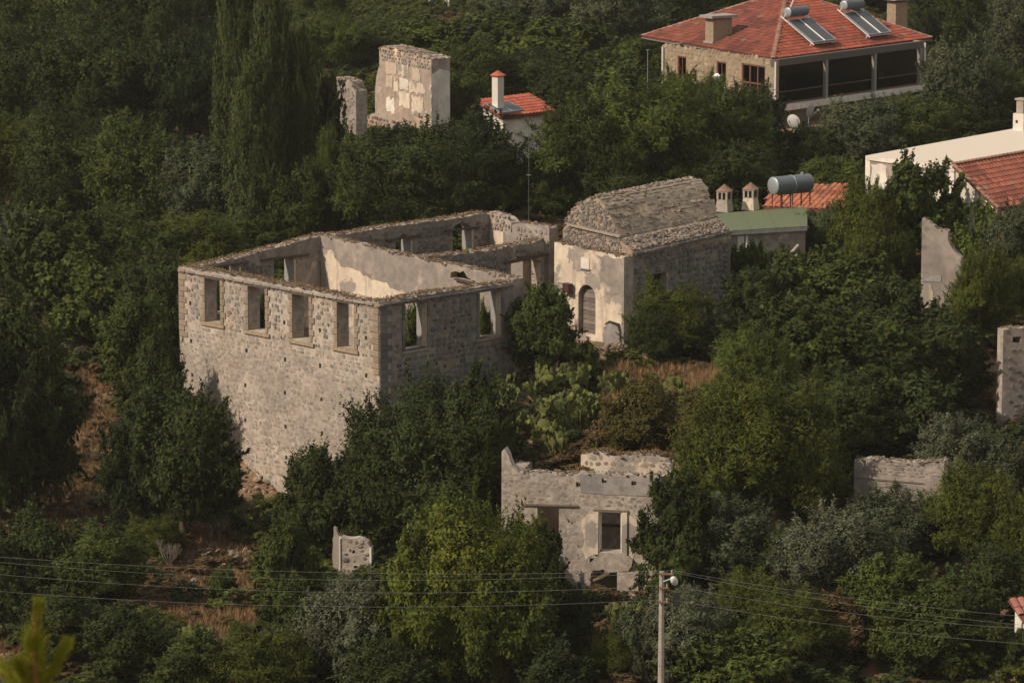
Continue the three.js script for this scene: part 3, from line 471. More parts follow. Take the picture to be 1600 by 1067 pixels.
// ------------------------------------------------------------ smaller ruins
{ // two-storey ruin in the foreground
  const P = at(783, 820, 148); P.y = 0; const turn = -11 * Math.PI / 180, r = rng(101);
  const o = thing('ruined_house', 'small ruin at the front with a white-edged window opening above a dark lower room', 'ruin', P, turn);
  const L = 6.3;
  const outline = [[0, -0.8], [3.55, -0.8], [3.6, 1.75], [3.9, 1.92], [4.68, 1.95], [4.7, -0.8], [L, -0.8], [L, 5.72]].concat(jag([[L, 5.72], [4.2, 5.78], [2.5, 5.72], [0.7, 5.7], [0.45, 5.95], [0.3, 6.35], [0.14, 6.62], [0.02, 6.5]], 0.045, 0.22, r));
  const holes = [rect(1.46, 2.32, 2.0, 4.36), [[3.9, 2.62], [4.84, 2.66], [4.82, 4.25], [3.9, 4.25]]];
  for (const [x, y] of [[2.78, 3.78], [3.1, 5.32], [4.12, 5.5], [5.3, 5.45], [3.65, 2.28], [5.75, 4.05]]) holes.push(rect(x - 0.1, x + 0.1, y - 0.09, y + 0.09));
  const w = wall(o, 'wall', { L, outline, holes, th: 0.55, mat: M.mortar, label: 'weathered front wall with a window and a doorway opening' });
  const free = (x, y, a, b) => !(x + a > 1.36 && x - a < 2.42 && y - b < 4.46) && !(x + a > 3.2 && x - a < 5.5 && y - b < 4.35 && y > 1.9) && !(x + a > 3.5 && x - a < 4.75 && y - b < 2.0) && !(x + a > 3.15 && y + b > 4.95);
  rubble(w, { x0: 0.05, x1: L - 0.05, y0: -0.5, y1: 5.6, pal: PAL.beige, row: [0.12, 0.22], wide: [0.15, 0.4], keep: 0.7, fill: 0.9, even: 0.3, singles: 60, depth: 0.007, ok: free, seed: 111 });
  part('cement_band', wallGeo(jag([[3.2, 4.98], [6.28, 4.95], [6.28, 5.7], [3.15, 5.72], [3.2, 4.98]], 0.02, 0.3, r), holes.slice(3, 6).map((h) => h), 0.03, 0.02), M.stainedCement, w, 'smooth grey cement band');
  part('white_surround', wallGeo(jag([[3.4, 2.3], [3.88, 2.6], [3.88, 4.2], [3.42, 4.1], [3.22, 3.7], [3.36, 3.1], [3.2, 2.7], [3.4, 2.3]], 0.07, 0.13, r), [], 0.025, 0.013), M.plaster, w);
  part('white_surround', wallGeo(jag([[4.86, 2.66], [5.25, 2.4], [5.5, 2.9], [5.3, 3.4], [5.48, 3.9], [5.2, 4.15], [4.86, 4.2], [4.86, 2.66]], 0.07, 0.13, r), [], 0.025, 0.013), M.plaster, w);
  for (const [x, d] of [[3.915, 0], [4.815, 0]]) part('white_reveal', box(0.05, 1.58, 0.58, x, 3.44, -0.25), M.white, w);
  part('white_jamb', box(0.2, 1.7, 0.08, 3.8, 3.4, 0.04), M.plaster, w); part('white_jamb', box(0.2, 1.7, 0.08, 4.95, 3.42, 0.04), M.plaster, w);
  part('lintel', box(2.25, 0.07, 0.16, 1.95, 4.44, 0.0, 0, 0, 0.015), M.oldWood, w); part('lintel', box(1.4, 0.1, 0.5, 4.4, 4.3, -0.2), M.oldWood, w);
  part('broken_ledge', wallGeo(jag([[3.6, 1.9], [4.1, 1.98], [4.5, 1.86], [5.1, 1.95], [5.3, 2.4], [4.8, 2.62], [3.95, 2.6], [3.6, 2.2], [3.6, 1.9]], 0.05, 0.2, r), [], 0.2, 0.14), M.mortar, w);
  part('inner_wall', box(2.6, 4.2, 0.3, 4.4, 1.75, -2.1), M.mortar, o); part('beam', box(2.6, 0.12, 0.2, 4.4, 3.3, -1.9), M.wood, o);
  part('pier', box(0.85, 3.2, 0.7, 5.1, 0.3, -0.2), M.mortar, w);
  coping(w, [[0.6, 5.72], [2.5, 5.74], [4.2, 5.78], [L, 5.74]], -0.55, 0, { seed: 74, weeds: 12, per: 20, size: [0.04, 0.1] });
  const s = wall(o, 'wall', { pos: [L, 0, -0.56], rot: Math.PI / 2, L: 3.4, y0: -1, top: [[0, 5.7], [1, 5.5], [2, 5.2], [3.4, 5.5]], th: 0.5, seed: 13, mat: M.mortarDark }); coping(s, [[0, 5.7], [1, 5.5], [2, 5.2], [3.4, 5.5]], -0.5, 0, { seed: 75, weeds: 10 });
  const s2 = wall(o, 'wall', { pos: [0.5, 0, -0.56], rot: Math.PI / 2, L: 3.4, y0: -1, top: [[0, 5.9], [0.6, 5.4], [3.4, 5.3]], th: 0.5, seed: 14, mat: M.oldPlaster }); coping(s2, [[0, 5.9], [0.6, 5.4], [3.4, 5.3]], -0.5, 0, { seed: 76, weeds: 10 });
  const b = wall(o, 'wall', { pos: [2.45, 0, -4.3], L: 5.0, y0: -1, top: [[0, 5.6], [0.8, 5.75], [1.6, 5.55], [3, 5.75], [3.6, 5.6], [5, 5.8]], th: 0.6, mat: M.plaster, seed: 15, jagAmp: 0.07, label: 'rear wall with pale plaster under its broken top' });
  rubble(b, { x0: 0.02, x1: 4.9, y0: 5.15, y1: 5.55, keep: 0.8, pal: PAL.beige, depth: 0.01, seed: 112 }); coping(b, [[0, 5.62], [0.8, 5.77], [1.6, 5.58], [3, 5.77], [3.6, 5.62], [5, 5.82]], -0.6, 0, { seed: 77, weeds: 70, per: 30, weedSize: 0.2 });
  
}
{ // upper left ruin: a thick plastered block
  const P = at(674, 150, 241); P.y = 8; const r = rng(121);
  const o = thing('ruined_wall', 'tall broken block of wall with white plaster panels in the upper left woods', 'ruin', P, -60 * Math.PI / 180);
  const LL = 7.0, top = [[0, 4.6], [0.6, 4.8], [2.4, 4.8], [5, 4.72], [LL, 4.55]];
  const w = wall(o, 'wall', { pos: [-LL, 0, 0], L: LL, y0: -1.2, top, th: 1.35, mat: std([1.32, 1.2, 1.1], 0.97, { map: tOldPlaster, bumpMap: tGrainBump, bumpScale: 0.02 }), seed: 16, jagAmp: 0.1, label: 'main face with white plaster panels' });
  const pan = [[0.75, 1.95, 3.1, 4.0], [2.15, 3.3, 3.15, 3.95], [3.6, 4.5, 3.0, 3.8], [0.75, 1.5, 2.2, 3.0], [1.65, 2.1, 2.0, 3.0], [2.3, 3.2, 2.3, 2.95], [3.3, 5.1, 2.2, 2.9], [0.8, 1.7, 0.6, 1.55], [2.2, 3.4, 1.2, 2.1], [3.6, 4.9, 0.8, 2.0], [5.25, 5.68, -0.5, 3.0]];
  for (const [a, b, c, d] of pan) { const k = LL / 5.7; part('plaster_panel', wallGeo(jag([[a * k, c], [b * k, c], [b * k, d], [a * k, d], [a * k, c]], 0.1, 0.16, r), [], 0.05, 0.03), r() < 0.35 ? M.white : r() < 0.6 ? M.cream : M.plaster, w); }
  rubble(w, { x0: 0.1, x1: LL - 0.1, y0: 3.85, y1: 4.6, keep: 0.9, depth: 0.06, pal: PAL.beige, seed: 122, singles: 20 });
  coping(w, top, -1.35, 0, { seed: 78, per: 90, weeds: 40, size: [0.06, 0.16] });
  const e = wall(o, 'wall', { pos: [0.02, 0, -0.02], rot: Math.PI / 2, L: 1.3, y0: -1.2, top: [[0, 3.6], [0.6, 3.9], [1.3, 3.7]], th: 0.1, mat: M.white, seed: 17, label: 'plastered end face' }); e.userData.label = 'plastered end face';
  part('wall', wallGeo(jag([[-0.9, -0.6], [0, -0.6], [0, 3.9], [-0.35, 3.5], [-0.7, 2.9], [-0.95, 1.6], [-0.9, -0.6]], 0.06, 0.3, r), [], 0.9, -0.2), M.mortar, w);
  const low = wall(o, 'wall', { pos: [-LL - 1.2, 0, 0.5], L: 5.2, y0: -1.5, top: [[0, 0.1], [1.5, 0.5], [3.5, 0.35], [5.2, -0.3]], th: 0.5, mat: M.mortar, seed: 18, jagAmp: 0.08, label: 'low reddish foot of the wall' });
  rubble(low, { x0: 0.05, x1: 5.1, y0: -1.3, y1: 0.1, keep: 0.9, depth: 0.05, seed: 123, pal: [[0.36, 0.17, 0.1], [0.34, 0.22, 0.15], [0.32, 0.25, 0.19], [0.3, 0.14, 0.09]] });
}
{
  const P = at(556, 185, 240); P.y = 8; const r = rng(131);
  const o = thing('ruined_wall', 'leaning weathered wall stub left of the tall plastered block', 'ruin', P, -50 * Math.PI / 180);
  const top = [[0, 2.6], [0.5, 3.3], [1.4, 3.35], [2.2, 3.2], [2.7, 2.6]];
  const w = wall(o, 'wall', { pos: [-2.7, 0, 0], L: 2.7, y0: -1.5, top, th: 0.9, mat: M.oldPlaster, seed: 19, jagAmp: 0.08 });
  rubble(w, { x0: 0.1, x1: 2.6, y0: -1, y1: 2.9, keep: 0.5, row: [0.14, 0.24], depth: 0.04, seed: 132 }); coping(w, top, -0.9, 0, { seed: 79, per: 40, weeds: 20 });
}
{ // small standing fragment, bottom left
  const P = groundAt(556, 915); const r = rng(141), k = 150 / F, o = thing('ruined_wall', 'small standing wall fragment with two square holes and a round grey stone', 'ruin', P, -8 * Math.PI / 180);
  const w = wall(o, 'wall', { pos: [-0.65, 0, 0], outline: jag([[0, -0.6], [1.27, -0.6], [1.27, 1.55], [1.15, 1.78], [0.75, 1.95], [0.35, 1.9], [0.06, 1.98], [0, -0.6]], 0.025, 0.2, r), holes: [rect(0.5, 0.62, 1.3, 1.42), rect(0.56, 0.72, 0.68, 0.8)], th: 0.45, mat: M.mortar });
  part('white_edge', box(0.08, 2.1, 0.5, 1.25, 0.52, -0.2), M.white, w); part('white_edge', box(0.05, 2.4, 0.5, 0.0, 0.7, -0.2), M.white, w);
  part('backing', box(0.9, 1.4, 0.06, 0.6, 1.0, -0.5), M.dark, w);
  const s = part('round_stone', new THREE.SphereGeometry(0.5, 12, 8), toneMat([0.13, 0.125, 0.12]), w); s.position.set(0.25, 1.02, 0); s.scale.set(0.3, 0.22, 0.08);
  rubble(w, { x0: 0.05, x1: 1.2, y0: -0.2, y1: 1.8, row: [0.12, 0.2], wide: [0.14, 0.34], keep: 0.6, seed: 142, ok: (x, y, a, b) => !(Math.abs(x - 0.57) < a + 0.1 && (Math.abs(y - 1.36) < b + 0.1 || Math.abs(y - 0.74) < b + 0.1)) && !(Math.abs(x - 0.25) < a + 0.16 && Math.abs(y - 1.02) < b + 0.12) });
  const l = part('wall', wallGeo(jag([[-0.32, -0.3], [0, -0.3], [0, 1.9], [-0.12, 2.0], [-0.2, 2.25], [-0.3, 2.3], [-0.34, 1.4], [-0.32, -0.3]], 0.03, 0.2, r), [], 0.3, -0.25), M.plaster, w);
}
{ // plastered fragment on the right
  const P = at(1440, 440, 182), r = rng(151), o = thing('ruined_wall', 'upright slab of plastered wall stepping down on its right among fig trees', 'ruin', V(P.x, 6, P.z), -18 * Math.PI / 180);
  const t = [[0, 4.9], [0.3, 4.75], [0.75, 4.4], [1.25, 4.35], [1.35, 3.7], [1.6, 3.35], [1.95, 3.1], [2.0, 2.0]];
  part('wall', wallGeo([[0, -2], [2.0, -2], ...jag(t, 0.05, 0.2, r).reverse()], [], 0.5), [M.oldPlaster, M.mortar], o);
  part('cement_band', box(0.95, 0.3, 0.03, 0.5, 2.0, 0.01), M.cement, o);
  part('plaster_patch', wallGeo(jag([[0.02, -1], [0.7, -1], [0.75, 0.8], [0.5, 1.7], [0.02, 1.75], [0.02, -1]], 0.05, 0.2, r), [], 0.03, 0.025), M.plaster, o);
  coping(o, t.slice(0, 6), -0.5, 0, { seed: 81, weeds: 6 });
}
{ // at the right edge of the picture
  const P = at(1566, 640, 168), r = rng(161), o = thing('ruined_wall', 'grey ruined wall at the right edge with a small hole under its top', 'ruin', V(P.x, 3, P.z), 20 * Math.PI / 180);
  const t = [[0, 4.9], [0.5, 4.95], [1.5, 4.9], [3.2, 4.8]];
  const w = wall(o, 'wall', { L: 3.2, y0: -1, top: t, th: 0.55, mat: M.oldPlaster, seed: 21, holes: [[[0.45, 4.3], [0.85, 4.25], [0.9, 4.55], [0.5, 4.55]]] });
  part('backing', box(0.9, 0.6, 0.06, 0.65, 4.4, -0.58), M.dark, w);
  rubble(w, { x0: 0.05, x1: 3.1, y0: 0, y1: 4.8, keep: 0.4, seed: 162, pal: PAL.shady, ok: (x, y) => !(x < 1.1 && y > 4.1 && y < 4.7) }); coping(w, t, -0.55, 0, { seed: 82, weeds: 20 });
}
{ // garden wall, right
  const P = at(1335, 745, 150), r = rng(171), o = thing('stone_wall', 'short pale stone wall with a broken top among grey olive trees', 'wall', V(P.x, 4.2, P.z), -22 * Math.PI / 180);
  const t = [[0, 1.55], [1, 1.65], [2.2, 1.6], [3.7, 1.8]];
  const w = wall(o, 'wall', { L: 3.7, y0: -1.5, top: t, th: 0.6, mat: M.oldPlaster, seed: 22 }); rubble(w, { x0: 0.05, x1: 3.6, y0: 1.05, y1: 1.6, keep: 0.95, depth: 0.015, row: [0.11, 0.2], seed: 172, pal: PAL.beige }); coping(w, t, -0.6, 0, { seed: 83, per: 40, weeds: 12 });
  part('cable', bar(V(0.1, 0.85, 0.06), V(2.9, 0.85, 0.06), 0.015), M.iron, w);
}
for (const [px, py, rad, h, n, label] of [[760, 600, 1.0, 0.4, 40, 'loose stones below the shaded wall beside the cactus'], [968, 553, 1.1, 0.8, 60, 'rubble spilling from the foot of the plastered doorway front'], [310, 920, 1.0, 0.6, 40, 'pale rubble heap on the bare slope at lower left'], [405, 758, 1.4, 0.7, 60, 'reddish rubble at the foot of the tall sunlit wall'], [1262, 395, 1.2, 1.0, 50, 'rubble and brick below the green roof'], [1290, 800, 0.9, 0.6, 30, 'fallen stones in the shade left of the short pale wall'], [625, 22, 1.6, 0.9, 26, 'pale boulders at the top edge between white posts'], [1585, 1050, 1.6, 0.8, 60, 'stone heap in the bottom right corner'], [145, 822, 1.0, 0.4, 30, 'flat pale stones beside the golden path'], [330, 880, 2.2, 0.8, 60, 'earth and stones on the eroded slope at lower left']])
  heap('rubble_heap', label, groundAt(px, py), rad, h * 0.7, n * 2, px, px < 320 && px > 300 || px === 625 || px === 145 ? PAL.slab : [[0.25, 0.17, 0.115], [0.3, 0.22, 0.16], [0.2, 0.135, 0.09], [0.34, 0.27, 0.21]], [0.05, 0.19]);

// ------------------------------------------------------------ tiled roofs
const TILE = (() => { const v = [], n = 5, w = 0.15, L = 0.46; const pt = (k, y, s) => { const a = k / n * Math.PI; return [-Math.cos(a) * w * s, Math.sin(a) * 0.075 * s, y]; };
  for (let k = 0; k < n; k++) { const a = pt(k, 0, 1), b = pt(k + 1, 0, 1), c = pt(k + 1, -L, 0.86), d = pt(k, -L, 0.86); c[1] -= 0.03; d[1] -= 0.03; v.push(...a, ...b, ...c, ...a, ...c, ...d); const e = [a[0] * 0.8, a[1] - 0.025, 0], f = [b[0] * 0.8, b[1] - 0.025, 0]; v.push(...a, ...e, ...b, ...b, ...e, ...f); }
  const g = new THREE.BufferGeometry(); g.setAttribute('position', new THREE.Float32BufferAttribute(v, 3)); g.computeVertexNormals(); return g; })();
const tileMat = std(W1, 0.9, { side: THREE.DoubleSide });
// poly: corners on one plane, the first two along the eave; tiles laid in courses up the slope
function tileRoof(parent, poly, base, seed, cols = [[0.265, 0.060, 0.032], [0.235, 0.052, 0.029], [0.295, 0.072, 0.037], [0.205, 0.048, 0.029]], under = std([0.16, 0.06, 0.04], 0.9), pitch = 0.36) {
  const r = rng(seed), [a, b] = poly, e = b.clone().sub(a).normalize(), c = poly[poly.length - 1], n = e.clone().cross(c.clone().sub(a)).normalize(); if (n.y < 0) n.negate();
  const up = n.clone().cross(e).normalize(); if (up.y < 0) up.negate();
  const q = poly.map((p) => { const d = p.clone().sub(a); return [d.dot(e), d.dot(up)]; });
  const inside = (x, y) => { let s = false; for (let i = 0, j = q.length - 1; i < q.length; j = i++) { const [x1, y1] = q[i], [x2, y2] = q[j]; if ((y1 > y) !== (y2 > y) && x < (x2 - x1) * (y - y1) / (y2 - y1) + x1) s = !s; } return s; };
  const x0 = Math.min(...q.map((p) => p[0])), x1 = Math.max(...q.map((p) => p[0])), y1 = Math.max(...q.map((p) => p[1])), ms = [], cs = [];
  const ex = e.clone(), ez = up.clone().negate(), m = new THREE.Matrix4(); if (ex.clone().cross(n).dot(ez) < 0) ex.negate();
  for (let y = 0.0, row = 0; y < y1; y += pitch, row++) for (let x = x0 + 0.15; x < x1; x += 0.31) if (inside(x, y + 0.12)) {
    const p = a.clone().addScaledVector(e, x + (r() - 0.5) * 0.02).addScaledVector(up, y + (r() - 0.5) * 0.03).addScaledVector(n, 0.05);
    m.makeBasis(ex, n, ez).setPosition(p); ms.push(m.clone()); const blot = n2(x * 0.05 + 0.3, y * 0.07 + seed * 0.01), t = r() < 0.015 ? [0.2, 0.13, 0.10] : cols[Math.floor(r() * cols.length)]; cs.push(vary(sc3(t, blot > 0.6 ? 0.72 : 0.8 + 0.4 * n1(x * 0.03, y * 0.05 + 0.4)), r, 0.14));
  }
  const im = shade(new THREE.InstancedMesh(TILE, tileMat, ms.length)); im.name = 'roof_tiles'; im.userData.kind = 'stuff';
  ms.forEach((k, i) => { im.setMatrixAt(i, k); im.setColorAt(i, new THREE.Color().setRGB(...cs[i])); });
  const s = [], up2 = n.clone().multiplyScalar(0.02), dn = n.clone().multiplyScalar(-0.14);
  for (let i = 1; i + 1 < poly.length; i++) { for (const k of [0, i, i + 1]) s.push(...poly[k].clone().add(up2).toArray()); for (const k of [0, i + 1, i]) s.push(...poly[k].clone().add(dn).toArray()); }
  for (let i = 0; i < poly.length; i++) { const p = poly[i], k = poly[(i + 1) % poly.length]; s.push(...p.clone().add(up2).toArray(), ...k.clone().add(dn).toArray(), ...k.clone().add(up2).toArray(), ...p.clone().add(up2).toArray(), ...p.clone().add(dn).toArray(), ...k.clone().add(dn).toArray()); }
  const g = new THREE.BufferGeometry(); g.setAttribute('position', new THREE.Float32BufferAttribute(s, 3)); g.computeVertexNormals();
  const roof = part('roof', boxUV(g), under, parent); roof.add(im);
  return { roof, e, up, n };
}
function ridge(roof, a, b, seed, mat = tileMat) {      // capping tiles along a hip or ridge
  const d = b.clone().sub(a), l = d.length(), ms = [], cs = [], r = rng(seed), z = d.clone().normalize().negate(), x = V(0, 1, 0).cross(z).normalize(), y = z.clone().cross(x), m = new THREE.Matrix4();
  for (let k = 0; k < l; k += 0.36) { m.makeBasis(x, y, z).setPosition(a.clone().addScaledVector(d, k / l).add(V(0, 0.09, 0))); ms.push(m.clone()); cs.push(vary([0.30, 0.16, 0.11], r, 0.25)); }
  const im = shade(new THREE.InstancedMesh(TILE, mat, ms.length)); im.name = 'ridge_tiles'; im.userData.kind = 'stuff'; ms.forEach((k, i) => { im.setMatrixAt(i, k); im.setColorAt(i, new THREE.Color().setRGB(...cs[i])); }); roof.add(im);
}
// wall between two ground points, openings in metres along it; returns the part
function run(parent, name, p, q, { y0, y1, th = 0.3, holes = [], mat = M.white, label }) {
  const d = q.clone().sub(p), L = Math.hypot(d.x, d.z), m = part(name, wallGeo(rect(0, L, y0, y1), holes, th), [mat, mat], parent, label);
  m.position.set(p.x, 0, p.z); m.rotation.y = -Math.atan2(d.z, d.x); m.userData.length = L; delete m.userData.length; return [m, L];
}

// ------------------------------------------------------------ the villa with the hipped roof
const villaStone = std([0.36, 0.275, 0.185], 0.95, { map: tGrain });
{
  const P = at(1212, 168, 238), eave = 12.9, o = thing('villa', 'stone villa with a red hipped tile roof and a dark glazed porch', 'house', V(P.x, 8.4, P.z));
  const loc = (w) => w.clone().sub(o.position), h = eave;
  const c0 = loc(level(1211, 94, h)), c1 = loc(level(1035, 70, h)), c2 = loc(level(1445, 64, h)), c3 = c1.clone().add(c2).sub(c0);
  const ey = h - 8.4, r = rng(181);
  const e0 = loc(level(1208, 93, h - 0.05)), e1 = loc(level(1003, 57, h - 0.05)), e2 = loc(level(1457, 60, h - 0.05)), e3 = e1.clone().add(e2).sub(e0);
  // left stone wall
  const dirL = c0.clone().sub(c1), LL = Math.hypot(dirL.x, dirL.z), sx = (px) => { const t = (px - 1035) / (1211 - 1035); return LL * t / (1 + 0.0 * t); };
  const w1 = [sx(1060), sx(1074), ey - 2.05, ey - 0.55], w2 = [sx(1122), sx(1137), ey - 2.1, ey - 0.55], dr = [sx(1161), sx(1197), 1.5, ey - 0.45];
  const [w] = run(o, 'wall', c1, c0, { y0: -2, y1: ey - 0.02, th: 0.35, holes: [w1, w2, dr].map(([a, b, c, d]) => rect(a, b, c, d)), mat: villaStone, label: 'tan stone wall with two windows and a balcony door' });
  rubble(w, { x0: 0.05, x1: LL - 0.05, y0: -0.5, y1: ey - 0.1, row: [0.2, 0.38], wide: [0.25, 0.6], keep: 0.95, fill: 0.93, even: 0.2, depth: 0.02, singles: 60, seed: 182, pal: [[0.38, 0.29, 0.19], [0.33, 0.25, 0.165], [0.42, 0.33, 0.22], [0.29, 0.22, 0.15], [0.36, 0.26, 0.16]], ok: (x, y, a, b) => ![w1, w2, dr].some(([p, q, s, t]) => x + a > p - 0.08 && x - a < q + 0.08 && y + b > s - 0.12 && y - b < t + 0.06) });
  for (const [a, b, y0, y1] of [w1, w2]) {
    const g = new THREE.Group(); g.name = 'window'; o.add(g); const c = c1.clone().lerp(c0, (a + b) / 2 / LL); g.position.set(c.x, (y0 + y1) / 2, c.z); g.rotation.y = w.rotation.y;
    const W = b - a, H = y1 - y0; part('frame', merge([box(0.09, H, 0.1, -W / 2 + 0.045, 0, -0.08), box(0.09, H, 0.1, W / 2 - 0.045, 0, -0.08), box(W, 0.09, 0.1, 0, H / 2 - 0.045, -0.08), box(W, 0.09, 0.1, 0, -H / 2 + 0.045, -0.08), box(0.05, H, 0.08, 0, 0, -0.08)]), M.brownFrame, g);
    part('pane', box(W - 0.1, H - 0.1, 0.02, 0, 0, -0.12), glass, g); part('sill', box(W + 0.24, 0.07, 0.25, 0, -H / 2 - 0.035, 0.04), M.white, g); part('curtain', box(W * 0.5, H - 0.2, 0.04, W * 0.18, 0, -0.28), y0 === w2[2] ? M.curtain : M.dark, g);
  }
  { const [a, b, y0, y1] = dr, g = new THREE.Group(); g.name = 'balcony_door'; o.add(g); const c = c1.clone().lerp(c0, (a + b) / 2 / LL); g.position.set(c.x, (y0 + y1) / 2, c.z); g.rotation.y = w.rotation.y; const W = b - a, H = y1 - y0;
    part('frame', merge([-0.5, -0.17, 0.17, 0.5].map((k) => box(0.1, H, 0.1, k * (W - 0.1), 0, -0.08)).concat([box(W, 0.1, 0.1, 0, H / 2 - 0.05, -0.08), box(W, 0.1, 0.1, 0, 0.1, -0.08)])), M.brownFrame, g);
    part('pane', box(W - 0.1, H - 0.1, 0.02, 0, 0, -0.12), glass, g); for (const k of [-0.12, 0.22, 0.36]) part('curtain', box(W * 0.13, H - 0.1, 0.05, k * W, 0, -0.3), M.curtain, g);
    part('railing', merge([box(W + 0.6, 0.05, 0.05, 0, -0.1, 0.5), ...Array.from({ length: 12 }, (_, i) => box(0.02, 1.1, 0.02, -W / 2 - 0.25 + i * (W + 0.5) / 11, -0.65, 0.5))]), M.iron, g); part('balcony_floor', box(W + 0.8, 0.14, 0.7, 0, -H / 2 - 0.05, 0.3), M.cement, g); }
  // porch on the right
  const dR = c2.clone().sub(c0), LR = Math.hypot(dR.x, dR.z), ry = -Math.atan2(dR.z, dR.x), along = (t, y, out = 0) => { const p = c0.clone().lerp(c2, t); const nx = Math.sin(ry), nz = Math.cos(ry); return V(p.x + nx * out, y, p.z + nz * out); };
  const deck = 1.5, H = ey - deck - 0.42;
  const put = (name, g, mat, t, y, out, label) => { const m = part(name, g, mat, o, label); m.position.copy(along(t, y, out)); m.rotation.y = ry; return m; };
  put('beam', box(LR, 0.42, 0.3, 0, 0, 0), std([0.10, 0.088, 0.078], 0.9), 0.5, ey - 0.21, -0.17);
  put('deck', box(LR + 0.5, 0.34, 1.2, 0, 0, 0), M.white, 0.5, deck - 0.02, -0.25, 'cream edge of the porch floor'); put('wall', box(LR, 3, 0.3, 0, 0, 0), M.oldPlaster, 0.5, deck - 1.7, -0.9);
  for (const t of [0.01, 0.345, 0.67, 0.985]) put('post', box(0.24, H + 0.05, 0.24, 0, 0, 0), std([0.24, 0.22, 0.20], 0.9), t, deck + H / 2 + 0.13, -0.16);
  for (const [a, b] of [[0.03, 0.325], [0.365, 0.65], [0.69, 0.965]]) { const W = (b - a) * LR; put('porch_screen', box(W, H - 0.05, 0.02, 0, 0, 0), glass, (a + b) / 2, deck + H / 2 + 0.15, -0.16, 'dark glazed porch bay'); put('rail', box(W, 0.07, 0.06, 0, 0, 0), M.iron, (a + b) / 2, deck + 0.95, -0.1); put('screen_frame', box(W, 0.08, 0.08, 0, 0, 0), M.brownFrame, (a + b) / 2, deck + 0.24, -0.14); }
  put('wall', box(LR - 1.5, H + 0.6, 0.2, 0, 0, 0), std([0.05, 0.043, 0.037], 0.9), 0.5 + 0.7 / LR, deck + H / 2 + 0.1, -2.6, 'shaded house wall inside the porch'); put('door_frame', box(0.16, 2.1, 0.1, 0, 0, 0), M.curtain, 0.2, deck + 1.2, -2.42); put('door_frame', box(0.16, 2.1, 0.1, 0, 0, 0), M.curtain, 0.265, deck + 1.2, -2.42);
  put('chair', merge([box(0.5, 0.06, 0.5, 0, 0.45, 0), box(0.5, 0.5, 0.05, 0, 0.72, -0.23), box(0.05, 0.45, 0.05, -0.2, 0.22, 0.2), box(0.05, 0.45, 0.05, 0.2, 0.22, 0.2)]), M.whiteMetal, 0.83, deck + 0.15, -1.2);
  run(o, 'wall', c2, c3, { y0: -2, y1: ey, mat: villaStone }); run(o, 'wall', c3, c1, { y0: -2, y1: ey, mat: villaStone });
  for (const [t, px] of [[c0, 0], [c1.clone().lerp(c0, 0.01), 1], [c2, 2]]) part('drainpipe', bar(V(t.x + (px === 1 ? -0.05 : 0.05), -1, t.z + 0.14), V(t.x + (px === 1 ? -0.05 : 0.05), ey - 0.1, t.z + 0.14), 0.06), M.whiteMetal, o);
  // roof
  const apex = e0.clone().add(e3).multiplyScalar(0.5); { const wx = apex.clone().add(o.position); let best = 1e9, by = 0; for (let y = 13.5; y < 19; y += 0.05) { const z = (wx.z) * -cp - (y - EYE.y) * sp, yy = ((y - EYE.y) * cp - wx.z * sp); const py = 533.5 - F * yy / z; if (Math.abs(py + 14) < best) { best = Math.abs(py + 14); by = y; } } apex.y = by - 8.4; }
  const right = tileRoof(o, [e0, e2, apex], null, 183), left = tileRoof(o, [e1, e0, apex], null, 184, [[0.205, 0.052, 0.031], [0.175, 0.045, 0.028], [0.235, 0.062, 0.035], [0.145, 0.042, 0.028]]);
  tileRoof(o, [e2, e3, apex], null, 185); tileRoof(o, [e3, e1, apex], null, 186);
  for (const [e, rf] of [[e0, right.roof], [e1, left.roof], [e2, right.roof]]) ridge(rf, e, apex, 187);
  part('gutter', merge([bar(e1.clone().add(V(0, -0.1, 0.05)), e0.clone().add(V(0, -0.1, 0.05)), 0.05), bar(e0.clone().add(V(0, -0.1, 0.05)), e2.clone().add(V(0, -0.1, 0.05)), 0.05)]), std([0.14, 0.12, 0.11], 0.6), o);
  const onPlane = (px, py, a, n) => { const d = ray(px, py), k = a.clone().add(o.position).sub(EYE).dot(n) / d.dot(n); return d.multiplyScalar(k).add(EYE).sub(o.position); };
  // chimneys
  { const b = onPlane(1110, 68, e1, left.n), g = new THREE.Group(); g.name = 'chimney'; g.position.copy(b); g.rotation.y = w.rotation.y; o.add(g); part('stack', box(0.85, 2.1, 1.5, 0.1, 0.55, -0.6), villaStone, g); part('cap', box(1.35, 0.16, 2.1, 0.1, 1.75, -0.6), M.cement, g); part('cap_support', box(0.7, 0.2, 1.3, 0.1, 1.62, -0.6), M.dark, g); part('flashing', box(1.0, 0.12, 1.6, 0.1, 0.1, -0.55), M.cement, g); }
  { const b = e2.clone().lerp(apex, 0.32), g = new THREE.Group(); g.name = 'chimney'; g.position.set(b.x + 0.9, b.y, b.z - 1.5); g.rotation.y = w.rotation.y; o.add(g); part('stack', box(0.9, 2.0, 1.0, 0, 0.3, 0), villaStone, g); part('cap', box(1.5, 0.16, 1.6, 0, 1.5, 0), M.cement, g); part('cap_support', box(0.7, 0.22, 0.8, 0, 1.36, 0), M.dark, g); }
